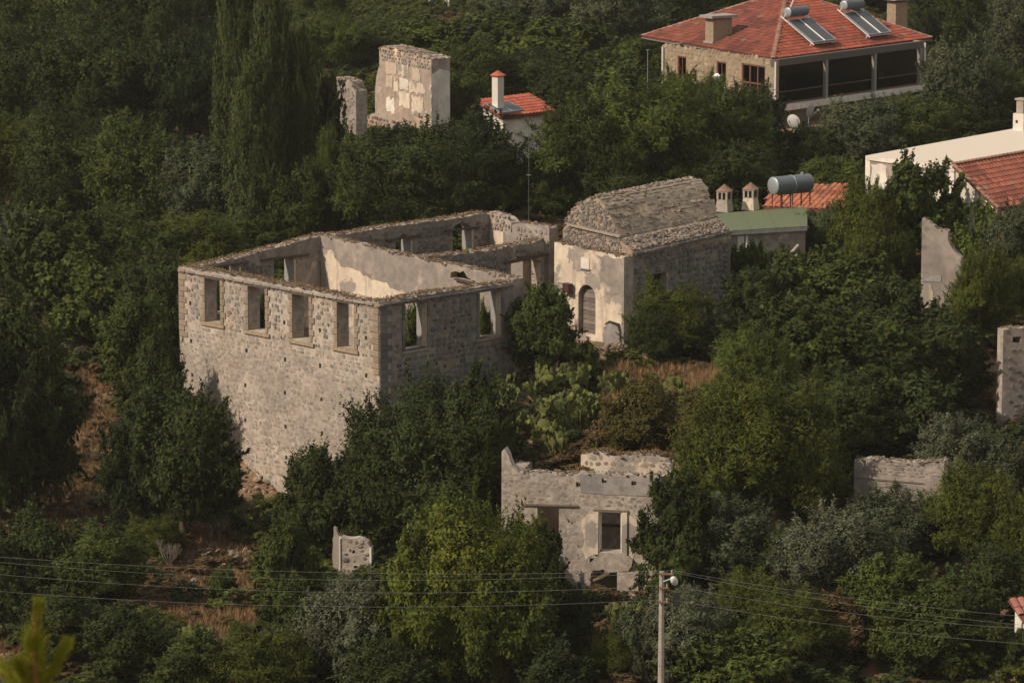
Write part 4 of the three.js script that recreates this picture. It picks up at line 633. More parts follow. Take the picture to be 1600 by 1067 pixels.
  // solar water heaters standing on the right slope
  const heater = (b, label) => {
    const s = thing('solar_water_heater', label, 'solar heater', b.clone().add(o.position), ry, 'solar water heaters on the villa roof'), slope = Math.asin(right.up.y), t = new THREE.Group();
    const tilt = slope + 0.17, cy = Math.cos(tilt), sy = Math.sin(tilt), pt = (x, u, hh) => V(x, 0.28 + u * sy + hh * cy, -u * cy + hh * sy);
    for (const x of [-0.56, 0.56]) { const m = part('collector', box(1.06, 0.09, 2.15, 0, 0, 0), M.collector, s); m.position.copy(pt(x, 1.1, 0.08)); m.rotation.x = tilt; const f = part('collector_frame', merge([box(0.05, 0.11, 2.2, -0.54, 0, 0), box(0.05, 0.11, 2.2, 0.54, 0, 0), box(1.1, 0.11, 0.05, 0, 0, 1.09), box(1.1, 0.11, 0.05, 0, 0, -1.09)]), M.metal, s); f.position.copy(pt(x, 1.1, 0.09)); f.rotation.x = tilt; }
    const tg = new THREE.CylinderGeometry(0.29, 0.29, 1.75, 18); tg.rotateZ(Math.PI / 2); const tk = part('tank', tg, M.tankMetal, s); tk.position.copy(pt(-0.05, 2.55, 0.42));
    for (const x of [-0.92, 0.82]) { const cg = new THREE.SphereGeometry(0.29, 14, 8); cg.scale(0.18, 1, 1); const cm = part('tank_end', cg, M.metal, s); cm.position.copy(pt(x, 2.55, 0.42)); }
    part('frame', merge([-1.1, 1.1].flatMap((x) => [bar(pt(x, -0.1, 0), pt(x, 2.7, 0.05), 0.03), bar(pt(x, 2.5, 0), pt(x, 2.5, 0.4), 0.03), bar(pt(x, 0.1, -0.3), pt(x, 0.1, 0), 0.03)]).concat([bar(pt(-1.1, 0, 0), pt(1.1, 0, 0), 0.03), bar(pt(-1.1, 2.25, 0.02), pt(1.1, 2.25, 0.02), 0.03), bar(pt(0, 0, 0.15), pt(0, 2.2, 0.15), 0.035)])), M.whiteMetal, s);
    part('pipe', merge([bar(pt(1.15, 2.3, 0.05), pt(0.9, 2.9, 0.5), 0.035), bar(pt(-0.6, 2.7, 0.6), pt(-0.6, 2.75, 1.1), 0.05)]), M.whiteMetal, s);
    s.scale.setScalar(1.1); return s;
  };
  heater(onPlane(1288, 74, e0, right.n), 'solar water heater nearer the front hip of the villa roof'); heater(onPlane(1375, 62, e0, right.n), 'solar water heater further right on the villa roof beside the chimney');
  for (const [px, py, d, tn, label] of [[1241, 190, 232, -0.6, 'grey satellite dish below the villa porch, seen from the front'], [1266, 172, 231, 0.95, 'satellite dish turned nearly edge on beside the villa porch']]) {
    const q = at(px, py, d), gy = ground(q.x, q.z), s = thing('satellite_dish', label, 'satellite dish', V(q.x, gy, q.z), tn, 'satellite dishes below the porch'), hh = q.y - gy;
    const dg = new THREE.SphereGeometry(1.1, 22, 8, 0, 6.2832, 0, 0.42); dg.translate(0, -1.1, 0); dg.rotateX(-Math.PI / 2 + 0.25 + Math.PI); const m = part('dish', dg, std([0.5, 0.49, 0.47], 0.5, { side: THREE.DoubleSide }), s); m.position.set(0, hh, 0.12);
    part('mast', bar(V(0, 0, -0.15), V(0, hh, -0.05), 0.035), M.metal, s); part('feed_arm', bar(V(0, hh - 0.4, 0.05), V(0, hh + 0.05, 0.6), 0.02), M.metal, s); part('feed_horn', box(0.09, 0.09, 0.14, 0, hh + 0.06, 0.6), M.metal, s);
  }
}
{ // little house with a white chimney
  const yv = 10.6, a = level(748, 160, yv + 0.73), b = level(832, 150, yv + 0.73); const f = level(786, 184, yv), o = thing('small_house', 'little white house with a red roof and a tall white chimney', 'house', V(f.x, 7.5, f.z));
  const L = (p) => p.clone().sub(o.position), A = L(a), B = L(b), Fl = L(f), Fr = Fl.clone().add(B).sub(A);
  const { roof, n, up } = tileRoof(o, [Fl, Fr, B, A], null, 191, [[0.33, 0.075, 0.04], [0.28, 0.062, 0.035], [0.37, 0.09, 0.048]]);
  const inn = Fr.clone().sub(Fl).normalize().multiplyScalar(0.25), dn = V(0, -0.18, 0);
  const s = [A, Fl].map((p) => p.clone().add(inn).add(dn)); s[0].lerp(s[1], 0.06); s[1].lerp(s[0], 0.12);
  const d = s[1].clone().sub(s[0]), LL = Math.hypot(d.x, d.z), m = part('wall', wallGeo([[0, -2], [LL, -2], [LL, s[1].y], [0, s[0].y]], [], 0.25), [M.white, M.white], o, 'white gable wall in the sun'); m.position.set(s[0].x, 0, s[0].z); m.rotation.y = -Math.atan2(d.z, d.x);
  run(o, 'wall', s[1].clone().add(inn.clone().multiplyScalar(0.2)), Fr.clone().sub(inn).addScaledVector(A.clone().sub(Fl).setY(0).normalize(), 0.4), { y0: -2, y1: Fl.y - 0.1, mat: M.white });
  const cb = level(778, 165, yv + 0.75).sub(o.position), g = new THREE.Group(); g.name = 'chimney'; g.position.copy(cb); g.rotation.y = TURN; o.add(g);
  part('stack', box(0.5, 2.1, 0.5, 0, 0.75, 0), M.white, g); const cg = new THREE.ConeGeometry(0.5, 0.3, 4).toNonIndexed(); cg.rotateY(Math.PI / 4); const cm = part('cap', boxUV(cg), std([0.40, 0.10, 0.055], 0.9), g); cm.position.y = 1.95; part('cap_rim', box(0.6, 0.08, 0.6, 0, 1.77, 0), std([0.40, 0.10, 0.055], 0.9), g);
  const pl = level(789, 173, yv + 0.42), ry = -Math.atan2(Fr.z - Fl.z, Fr.x - Fl.x), sp2 = thing('rooftop_solar_collector', 'dark solar panel lying on the little house roof below its chimney', 'solar panel', pl, ry), tl = Math.asin(up.y);
  for (const x of [-0.5, 0.5]) { const q = part('collector', box(0.94, 0.08, 1.25), M.collector, sp2); q.position.set(x, 0.2, 0); q.rotation.x = tl; const fr = part('frame', merge([box(0.04, 0.1, 1.3, -0.48), box(0.04, 0.1, 1.3, 0.48), box(1, 0.1, 0.04, 0, 0, 0.64), box(1, 0.1, 0.04, 0, 0, -0.64)]), M.metal, sp2); fr.position.set(x, 0.2, 0); fr.rotation.x = tl; }
}
{ // green flat roof with two chimneys and a tank
  const h = 9.4, q = [[1128, 362], [1262, 354], [1262, 323], [1120, 333]].map(([x, y]) => level(x, y, h)), o = thing('flat_roofed_house', 'old plastered house with a green painted flat roof behind the vaulted building', 'house', V(q[0].x, 5.5, q[0].z));
  const L = q.map((p) => p.clone().sub(o.position)), sh = new THREE.Shape(L.map((p) => new THREE.Vector2(p.x, -p.z))), g = new THREE.ExtrudeGeometry(sh, { depth: 0.2, bevelEnabled: false }); g.rotateX(-Math.PI / 2); g.translate(0, h - 5.5 - 0.2, 0);
  part('flat_roof', g, [M.greenRoof, M.cement], o, 'green painted flat roof');
  const d = L[1].clone().sub(L[0]), nrm = V(-d.z, 0, d.x).normalize(); if (nrm.z > 0) nrm.negate(); const inn = nrm.multiplyScalar(0.2);
  const [w, LL] = run(o, 'wall', L[0].clone().add(inn), L[1].clone().add(inn), { y0: -2, y1: h - 5.7, mat: M.oldPlaster }); part('roof_edge', box(LL + 0.2, 0.1, 0.14, LL / 2, h - 5.55, 0.12), std([0.08, 0.09, 0.06], 0.9), w); part('wall', box(0.3, 5, 4, LL - 0.1, 1.2, -2.1), M.plaster, w);
  part('drainpipe', bar(V(LL * 0.3, 0, 0.1), V(LL * 0.3, 3.6, 0.1), 0.06), M.whiteMetal, w); part('plaster_strip', box(0.35, 3.4, 0.05, LL * 0.24, 1.9, 0.03), M.white, w); part('sloping_pipe', bar(V(LL * 0.55, 1.4, 0.2), V(LL * 0.9, 3.0, 0.2), 0.09), M.concrete, w); part('sloping_pipe', bar(V(LL * 0.55, 1.2, 0.25), V(LL * 0.92, 2.7, 0.25), 0.07), M.concrete, w);
  const t = part('tile_lean_to', box(0.45, 0.09, 1.5, LL * 0.99, 2.3, 0.6, 0.2, 0.5, -0.5), std([0.42, 0.13, 0.06], 0.9), w);
  for (const [px, py, k] of [[1132, 330, 0], [1173, 327, 1]]) {
    const p = level(px, py, h).sub(o.position), c = new THREE.Group(); c.name = 'chimney'; c.position.copy(p); c.rotation.y = -0.5; o.add(c);
    const bg = new THREE.CylinderGeometry(0.40, 0.5, 0.62, 4, 1).toNonIndexed(); bg.rotateY(Math.PI / 4); bg.computeVertexNormals(); const bm = part('base', boxUV(bg), k ? M.plaster : M.concrete, c); bm.position.y = 0.31;
    part('hood', merge([box(0.1, 0.42, 0.1, -0.25, 0.82, 0.25), box(0.1, 0.42, 0.1, 0.25, 0.82, 0.25), box(0.1, 0.42, 0.1, -0.25, 0.82, -0.25), box(0.1, 0.42, 0.1, 0.25, 0.82, -0.25), box(0.07, 0.42, 0.07, 0, 0.82, 0.26), box(0.62, 0.08, 0.62, 0, 1.03, 0)]), M.concrete, c); part('flue', box(0.4, 0.4, 0.4, 0, 0.8, 0), M.dark, c);
    const cg = new THREE.ConeGeometry(0.48, 0.36, 4).toNonIndexed(); cg.rotateY(Math.PI / 4); const cm = part('cap', boxUV(cg), std([0.30, 0.17, 0.11], 0.95, { map: tGrain }), c); cm.position.y = 1.24;
  }
  // orange tile roof beyond it
  const hb = 8.7, e = [[1194, 324], [1326, 330], [1322, 293], [1205, 293]].map(([x, y], i) => level(x, y, i < 2 ? hb : hb + 0.5)), o2 = thing('tiled_house', 'low house with an orange tile roof behind the water tank', 'house', V(e[0].x, 5, e[0].z)), E = e.map((p) => p.clone().sub(o2.position));
  tileRoof(o2, E, null, 201, [[0.44, 0.15, 0.07], [0.38, 0.12, 0.058], [0.48, 0.185, 0.09]]); run(o2, 'wall', E[0].clone().add(V(0.2, 0, -0.3)), E[1].clone().add(V(-0.2, 0, -0.3)), { y0: -2, y1: E[0].y - 0.15, mat: M.oldPlaster });
  // tank
  const tp = level(1236, 322, h), tk = thing('water_tank', 'grey cylindrical water tank on a metal stand on the green roof', 'water tank', tp, 0.62);
  const tg = new THREE.CylinderGeometry(0.46, 0.46, 2.35, 24); tg.rotateZ(Math.PI / 2); const tm = part('tank', tg, M.tankMetal, tk); tm.position.y = 1.15; for (const x of [-1.18, 1.18]) { const cg = new THREE.SphereGeometry(0.46, 18, 10); cg.scale(0.2, 1, 1); const m = part('tank_end', cg, M.metal, tk); m.position.set(x, 1.15, 0); }
  const rg = new THREE.TorusGeometry(0.465, 0.018, 5, 24); rg.rotateY(Math.PI / 2); const rm = part('seam', rg, M.metal, tk); rm.position.y = 1.15; part('valve', bar(V(0.75, 1.6, 0), V(0.75, 1.72, 0), 0.09), M.metal, tk);
  for (const x of [-0.95, -0.3, 0.4, 1.0]) for (const z of [-0.35, 0.35]) part('leg', bar(V(x, 0, z), V(x, 0.8, z), 0.03), M.iron, tk); part('stand_frame', merge([box(2.3, 0.06, 0.06, 0, 0.72, 0.35), box(2.3, 0.06, 0.06, 0, 0.72, -0.35), bar(V(-0.95, 0.1, 0.35), V(-0.3, 0.7, 0.35), 0.02), bar(V(0.4, 0.1, 0.35), V(1.0, 0.7, 0.35), 0.02)]), M.iron, tk);
}
{ // cream flat roof and the red roof beside it, right edge
  const h = 11.2, q = [[1353, 243], [1492, 262], [1690, 225], [1610, 196]].map(([x, y]) => level(x, y, h)), o = thing('flat_roofed_house', 'house with a bright cream flat roof and whitewashed wall at the right edge', 'house', V(q[0].x, 7.5, q[0].z));
  const L = q.map((p) => p.clone().sub(o.position)), sh = new THREE.Shape(L.map((p) => new THREE.Vector2(p.x, -p.z))), g = new THREE.ExtrudeGeometry(sh, { depth: 0.22, bevelEnabled: false }); g.rotateX(-Math.PI / 2); g.translate(0, h - 7.5 - 0.22, 0);
  part('flat_roof', g, [std([0.60, 0.505, 0.40], 0.95, { bumpMap: tGrainBump, bumpScale: 0.01 }), M.white], o, 'bright cream flat roof'); const [w] = run(o, 'wall', L[0].clone().add(V(0.1, 0, 0)), L[1].clone().add(V(0.1, 0, 0)), { y0: -2, y1: h - 7.72, mat: M.oldPlaster, label: 'stained whitewashed side wall' });
  for (const [a, b, c, d] of [[0.3, 1.5, 1.5, 3.3], [2.2, 5.5, 0.5, 3.2]]) part('white_patch', wallGeo(jag([[a, c], [b, c], [b, d], [a, d], [a, c]], 0.12, 0.3, rng(211)), [], 0.03, 0.025), M.white, w);
  run(o, 'wall', L[1].clone().add(V(0, 0, -0.1)), L[2].clone().add(V(0, 0, -0.1)), { y0: -2, y1: h - 7.72, mat: M.white }); run(o, 'wall', L[2], L[3], { y0: -2, y1: h - 7.72, mat: M.white }); run(o, 'wall', L[3], L[0], { y0: -2, y1: h - 7.72, mat: M.white });
  const cp2 = level(1597, 203, h).sub(o.position), c = new THREE.Group(); c.name = 'chimney'; c.position.copy(cp2); c.rotation.y = -0.7; o.add(c); part('stack', box(0.7, 1.0, 0.7, 0, 0.45, 0), M.white, c); part('upper_stack', box(0.45, 0.8, 0.45, 0, 1.3, 0), M.concrete, c); part('vent', box(0.14, 0.16, 0.05, -0.1, 0.5, 0.34), M.dark, c); part('cap', box(0.6, 0.1, 0.6, 0, 1.75, 0), M.concrete, c);
}
{
  const yb = 9.95, a = level(1490, 258, yb + 1.95), b = level(1640, 232, yb + 1.95), f = level(1562, 327, yb), o = thing('tiled_house', 'whitewashed house with a dull red tile roof in front of the cream flat roof', 'house', V(f.x, 5.5, f.z)), L = (p) => p.clone().sub(o.position), A = L(a), B = L(b), Fl = L(f), Fr = Fl.clone().add(B).sub(A);
  const { roof } = tileRoof(o, [Fl, Fr, B, A], null, 221, [[0.26, 0.075, 0.045], [0.21, 0.062, 0.04], [0.3, 0.09, 0.052]]); ridge(roof, Fl, A, 222); ridge(roof, A, B, 223);
  const inn = Fr.clone().sub(Fl).normalize().multiplyScalar(0.3), s = [A, Fl].map((p) => p.clone().add(inn)); s[1].lerp(s[0], 0.08); const d = s[1].clone().sub(s[0]), LL = Math.hypot(d.x, d.z), m = part('wall', wallGeo([[0, -2], [LL, -2], [LL, s[1].y - 0.2], [0, s[0].y - 0.2]], [], 0.3), [M.white, M.white], o); m.position.set(s[0].x, 0, s[0].z); m.rotation.y = -Math.atan2(d.z, d.x);
  run(o, 'wall', s[1].clone().add(inn), Fr.clone().addScaledVector(A.clone().sub(Fl).setY(0).normalize(), 0.5), { y0: -2, y1: Fl.y - 0.2, mat: M.white });
}
{ // roof corners at the edges
  const yb = 2.6, a = level(1578, 936, yb + 0.9), b = level(1660, 928, yb + 0.9), f = level(1612, 985, yb), o = thing('tiled_house', 'corner of a pale house with a pinkish red roof at the lower right edge', 'house', V(f.x, -0.5, f.z)), L = (p) => p.clone().sub(o.position), A = L(a), B = L(b), Fl = L(f), Fr = Fl.clone().add(B).sub(A);
  tileRoof(o, [Fl, Fr, B, A], null, 231, [[0.3, 0.12, 0.09], [0.26, 0.1, 0.075]]); const inn = Fr.clone().sub(Fl).normalize().multiplyScalar(0.25), s = [A, Fl].map((p) => p.clone().add(inn)), d = s[1].clone().sub(s[0]), LL = Math.hypot(d.x, d.z), m = part('wall', wallGeo([[0, -2], [LL, -2], [LL, s[1].y - 0.2], [0, s[0].y - 0.2]], [], 0.3), [M.white, M.white], o); m.position.set(s[0].x, 0, s[0].z); m.rotation.y = -Math.atan2(d.z, d.x);
}
{
  const yb = 1.3, a = level(-40, 890, yb + 0.9), b = level(5, 900, yb + 0.9), f = level(-30, 935, yb), o = thing('tiled_house', 'tip of an orange tile roof at the lower left edge', 'house', V(f.x, -1, f.z)), L = (p) => p.clone().sub(o.position), A = L(a), B = L(b), Fl = L(f), Fr = Fl.clone().add(B).sub(A);
  tileRoof(o, [Fl, Fr, B, A], null, 241, [[0.46, 0.2, 0.11], [0.4, 0.16, 0.08]]); run(o, 'wall', Fl.clone().add(V(0.2, 0, -0.2)), Fr.clone().add(V(-0.2, 0, -0.2)), { y0: -2, y1: Fl.y - 0.15, mat: M.plaster });
}
// ------------------------------------------------------------ foliage
// a crown of leaf-sized faces round uneven lobes, in a space of radius 1
function crown({ boughs = 9, sub = 8, leaves, len, wide = 0.6, shape = 'round', seed, droop = 0.1, upright = 0, shoots = 1 }) {
  const r = rng(seed), L = [], pos = [], nor = [], col = [], N = () => (r() + r() + r() - 1.5) / 1.5, column = shape === 'column';
  if (column) for (let i = 0; i < 240; i++) {
    const y = -0.97 + 1.95 * (i + r()) / 240, w = 0.62 * Math.pow(Math.max(0.01, 1 - Math.pow(Math.abs((y + 0.4) / 1.42), 2.0)), 0.75), a = r() * 6.28, q = w * (0.25 + 0.75 * Math.sqrt(r()));
    L.push({ c: V(Math.cos(a) * q, y, Math.sin(a) * q), R: V(0.1 + 0.1 * r(), 0.09 + 0.08 * r(), 0.1 + 0.1 * r()), o: V(Math.cos(a), 0.9, Math.sin(a)).normalize(), t: 0.7 + 0.6 * r() });
  } else for (let i = 0; i < boughs; i++) {
    const a = (i + 0.8 * r()) / boughs * 6.28 * 1.62, h = -0.5 + 1.35 * ((i * 0.618 + 0.1 * r()) % 1), hr = Math.sqrt(Math.max(0.08, 1 - h * h * 0.85)), big = r(), q = 0.28 + 0.36 * big, B = V(Math.cos(a) * hr * q * 1.1, h * (0.5 + 0.2 * r()), Math.sin(a) * hr * q * 1.1), br = 0.44 - 0.16 * big + 0.1 * r(), bt = 0.78 + 0.44 * r(), by = r() < 0.25 ? 1.2 : 1;
    for (let k = 0; k < sub; k++) {
      const d = V(N(), N() + 0.3, N()).normalize(), c = B.clone().addScaledVector(d, br * (0.3 + 0.85 * r())), R = br * (0.18 + 0.3 * r());
      if (c.length() > 1.05) c.setLength(1.05);
      L.push({ c, R: V(R * (0.9 + 0.5 * r()), R * (0.7 + 0.6 * r()), R * (0.9 + 0.5 * r())), o: c.clone().normalize().lerp(d, 0.5).normalize(), t: bt * (0.72 + 0.56 * r()), y: by });
    }
  }
  const cum = []; let s = 0; for (const l of L) cum.push(s += Math.pow(l.R.x, 1.7));
  const n = V(), ax = V(), sd = V(), p = V(), dir = V(), e = V();
  const leaf = (t, o, yel) => {
    sd.copy(ax).cross(n).normalize(); const f = len * (0.6 + 0.8 * r()), w = f * wide * 0.55;
    pos.push(p.x - sd.x * w, p.y - sd.y * w, p.z - sd.z * w, p.x + sd.x * w, p.y + sd.y * w, p.z + sd.z * w, p.x + ax.x * f, p.y + ax.y * f, p.z + ax.z * f);
    const k = t * (0.66 + 0.68 * r()), warm = r() < 0.05 ? 0.6 : 0.16 * N() + (yel > 1 ? 0.12 : 0), c = [k * (1 + warm), k * (1 + warm * 0.25), k * (0.85 + 0.3 * r())];
    e.copy(n).addScaledVector(o, 0.5).normalize(); for (let v = 0; v < 3; v++) { nor.push(e.x, e.y, e.z); col.push(...c); }
  };
  const nShoot = Math.floor(leaves * 0.3 * shoots), perShoot = 22;
  for (let i = 0; i < leaves - nShoot; i++) {
    const k = r() * s; let lo = 0, hi = cum.length - 1; while (lo < hi) { const m = (lo + hi) >> 1; if (cum[m] < k) lo = m + 1; else hi = m; } const l = L[lo];
    do { dir.set(N(), N(), N()); } while (dir.lengthSq() < 1e-4); dir.normalize(); if (dir.dot(l.o) < -0.3 && r() < 0.6) dir.reflect(l.o).normalize();
    p.copy(dir).multiply(l.R).multiplyScalar(0.3 + 0.9 * Math.sqrt(r())).add(l.c);
    n.copy(dir).multiplyScalar(0.45).addScaledVector(l.o, 0.35).add(V(N(), N() + 0.3, N()).multiplyScalar(1.15)).normalize();
    ax.set(N(), N() - droop + upright, N()).addScaledVector(dir, 0.3); ax.addScaledVector(n, -ax.dot(n)).normalize(); leaf(l.t, l.o, l.y);
  }
  for (let i = 0; i < nShoot / perShoot; i++) {        // twigs that stand out of the crown
    const l = L[Math.floor(r() * L.length)], b = l.c.clone().addScaledVector(l.o, l.R.x * 0.5), d = l.o.clone().add(V(N(), N() * 0.7 + 0.5 + upright, N()).multiplyScalar(0.7)).normalize(), ln = (column ? 0.13 : 0.16) * (0.6 + 0.9 * r()) + l.R.x * 0.4, t = l.t * (0.9 + 0.35 * r());
    for (let k = 0; k < perShoot; k++) {
      const q = (k + r()) / perShoot; p.copy(b).addScaledVector(d, ln * q).add(V(N(), N(), N()).multiplyScalar(0.035 * (1.3 - q)));
      n.set(N(), N() + 0.4, N()).addScaledVector(d, 0.3).normalize(); ax.set(N(), N() - droop, N()).addScaledVector(d, 0.7); ax.addScaledVector(n, -ax.dot(n)).normalize(); leaf(t, l.o, l.y);
    }
  }
  const g = new THREE.BufferGeometry(); g.setAttribute('position', new THREE.Float32BufferAttribute(pos, 3)); g.setAttribute('normal', new THREE.Float32BufferAttribute(nor, 3)); g.setAttribute('color', new THREE.Float32BufferAttribute(col, 3)); return g;
}
function trunkGeo(seed, thin = 1) {                  // unit: foot at -1, limbs into the crown
  const r = rng(seed), l = []; let b = V(0, -1, 0), k = V(0.05 * (r() - 0.5), -0.3, 0.05 * (r() - 0.5)); l.push(bar(b, k, 0.085 * thin, 0.06 * thin, 7));
  for (let i = 0; i < 4; i++) { const a = i * 1.57 + r(), m = k.clone().add(V(Math.cos(a) * 0.25, 0.35 + 0.2 * r(), Math.sin(a) * 0.25)), e = m.clone().add(V(Math.cos(a) * 0.25, 0.35, Math.sin(a) * 0.25)); l.push(bar(k, m, 0.045 * thin, 0.028 * thin, 6), bar(m, e, 0.026 * thin, 0.008, 5)); }
  return boxUV(merge(l), 3);
}
const CROWN = {
  S: [1, 2, 3].map((s) => crown({ boughs: 8, sub: 10, leaves: 15000, len: 0.09, seed: 300 + s })),
  M: [1, 2, 3].map((s) => crown({ boughs: 14, sub: 12, leaves: 34000, len: 0.06, seed: 310 + s })),
  L: [1, 2, 3].map((s) => crown({ boughs: 20, sub: 14, leaves: 62000, len: 0.043, seed: 320 + s })),
  oS: [1, 2].map((s) => crown({ boughs: 10, sub: 9, leaves: 20000, len: 0.09, wide: 0.4, seed: 330 + s, droop: -0.1 })),
  oM: [1, 2].map((s) => crown({ boughs: 16, sub: 13, leaves: 46000, len: 0.058, wide: 0.4, seed: 340 + s, droop: -0.1 })),
  fM: [1, 2].map((s) => crown({ boughs: 18, sub: 13, leaves: 50000, len: 0.062, wide: 0.3, seed: 350 + s, droop: -0.1, upright: 0.2 })),
  gM: [1, 2, 3].map((s) => crown({ boughs: 13, sub: 12, leaves: 25000, len: 0.072, wide: 0.9, seed: 360 + s })),
  C: [1, 2].map((s) => crown({ leaves: 60000, len: 0.032, wide: 0.8, shape: 'column', seed: 370 + s, droop: 0, upright: 0.1 })),
};
const TRUNK = [1, 2, 3].map((s) => trunkGeo(400 + s)), POLE_TRUNK = boxUV(bar(V(0, -1, 0), V(0, 0.8, 0), 0.09, 0.02, 7), 3);
function leafMat(c, tr = 0.35) { const m = new THREE.MeshPhysicalMaterial({ roughness: 0.95, vertexColors: true, side: THREE.DoubleSide, transmission: tr, thickness: 0, specularIntensity: 0.08 }); m.color.setRGB(...c); return m; }
const LEAF = {
  dark: leafMat([0.045, 0.060, 0.018]), deep: leafMat([0.033, 0.046, 0.017]), green: leafMat([0.062, 0.082, 0.020]), fresh: leafMat([0.082, 0.106, 0.022]), lime: leafMat([0.094, 0.113, 0.020]),
  olive: leafMat([0.070, 0.081, 0.042], 0.25), grey: leafMat([0.088, 0.097, 0.057], 0.25), rust: leafMat([0.098, 0.084, 0.026]), moss: leafMat([0.076, 0.090, 0.018]), poplar: leafMat([0.070, 0.086, 0.028]), brown: leafMat([0.12, 0.082, 0.038]), golden: leafMat([0.22, 0.18, 0.025]), fern: leafMat([0.078, 0.104, 0.042]),
};
const plantNames = { dark: 'broadleaf_tree', deep: 'broadleaf_tree', green: 'broadleaf_tree', fresh: 'broadleaf_tree', lime: 'broadleaf_tree', olive: 'olive_tree', grey: 'olive_tree', moss: 'feathery_tree', poplar: 'poplar_tree', rust: 'shrub', brown: 'shrub', golden: 'shrub', fern: 'feathery_tree' };
let plantCount = 0;
// px, top, half width, base (where its foot or lowest foliage shows), look, kind of crown, label
function plant(px, top, hw, base, leaf, label, kind = '', name) {
  const g = groundAt(px, base), d = -g.z, k = d / F, h = (base - top) * k / Math.cos(PITCH), rad = hw * k, i = plantCount++, r = rng(500 + i);
  let set = kind === 'o' || leaf === 'olive' || leaf === 'grey' ? (rad < 1.5 ? CROWN.oS : CROWN.oM) : leaf === 'moss' || leaf === 'fern' || kind === 'f' ? CROWN.fM : kind === 'g' ? CROWN.gM : kind === 'c' ? CROWN.C : rad < 1.35 ? CROWN.S : rad < 2.4 ? CROWN.M : CROWN.L;
  const small = h < 2.6, nm = name ?? (small && plantNames[leaf] !== 'poplar_tree' ? 'shrub' : plantNames[leaf]);
  const o = thing(nm, label, small && !/tree/.test(nm) ? 'shrub' : nm.replace('_', ' ').replace('broadleaf ', '').replace('feathery ', ''), g, r() * 6.28);
  if (kind === 'c') { const c = part('crown', set[i % set.length], LEAF[leaf], o); c.position.y = h / 2; c.scale.set(rad / 0.85, h / 2, rad / 0.85); const t = part('trunk', POLE_TRUNK, M.bark, o); t.position.y = h / 2; t.scale.set(rad, h / 2, rad); }
  else { const low = small ? -0.15 : -0.08, ch = h * (1 - low) / 2, c = part('crown', set[i % set.length], LEAF[leaf], o); c.position.y = h - ch * 0.96; c.scale.set(rad * 1.16, ch * 1.06, rad * 1.16); c.rotation.set((r() - 0.5) * 0.3, 0, (r() - 0.5) * 0.3); const t = part('trunk', TRUNK[i % 3], M.bark, o); t.position.y = h * 0.5; t.scale.set(Math.min(rad, h * 0.4), h * 0.5, Math.min(rad, h * 0.4)); }
  return o;
}
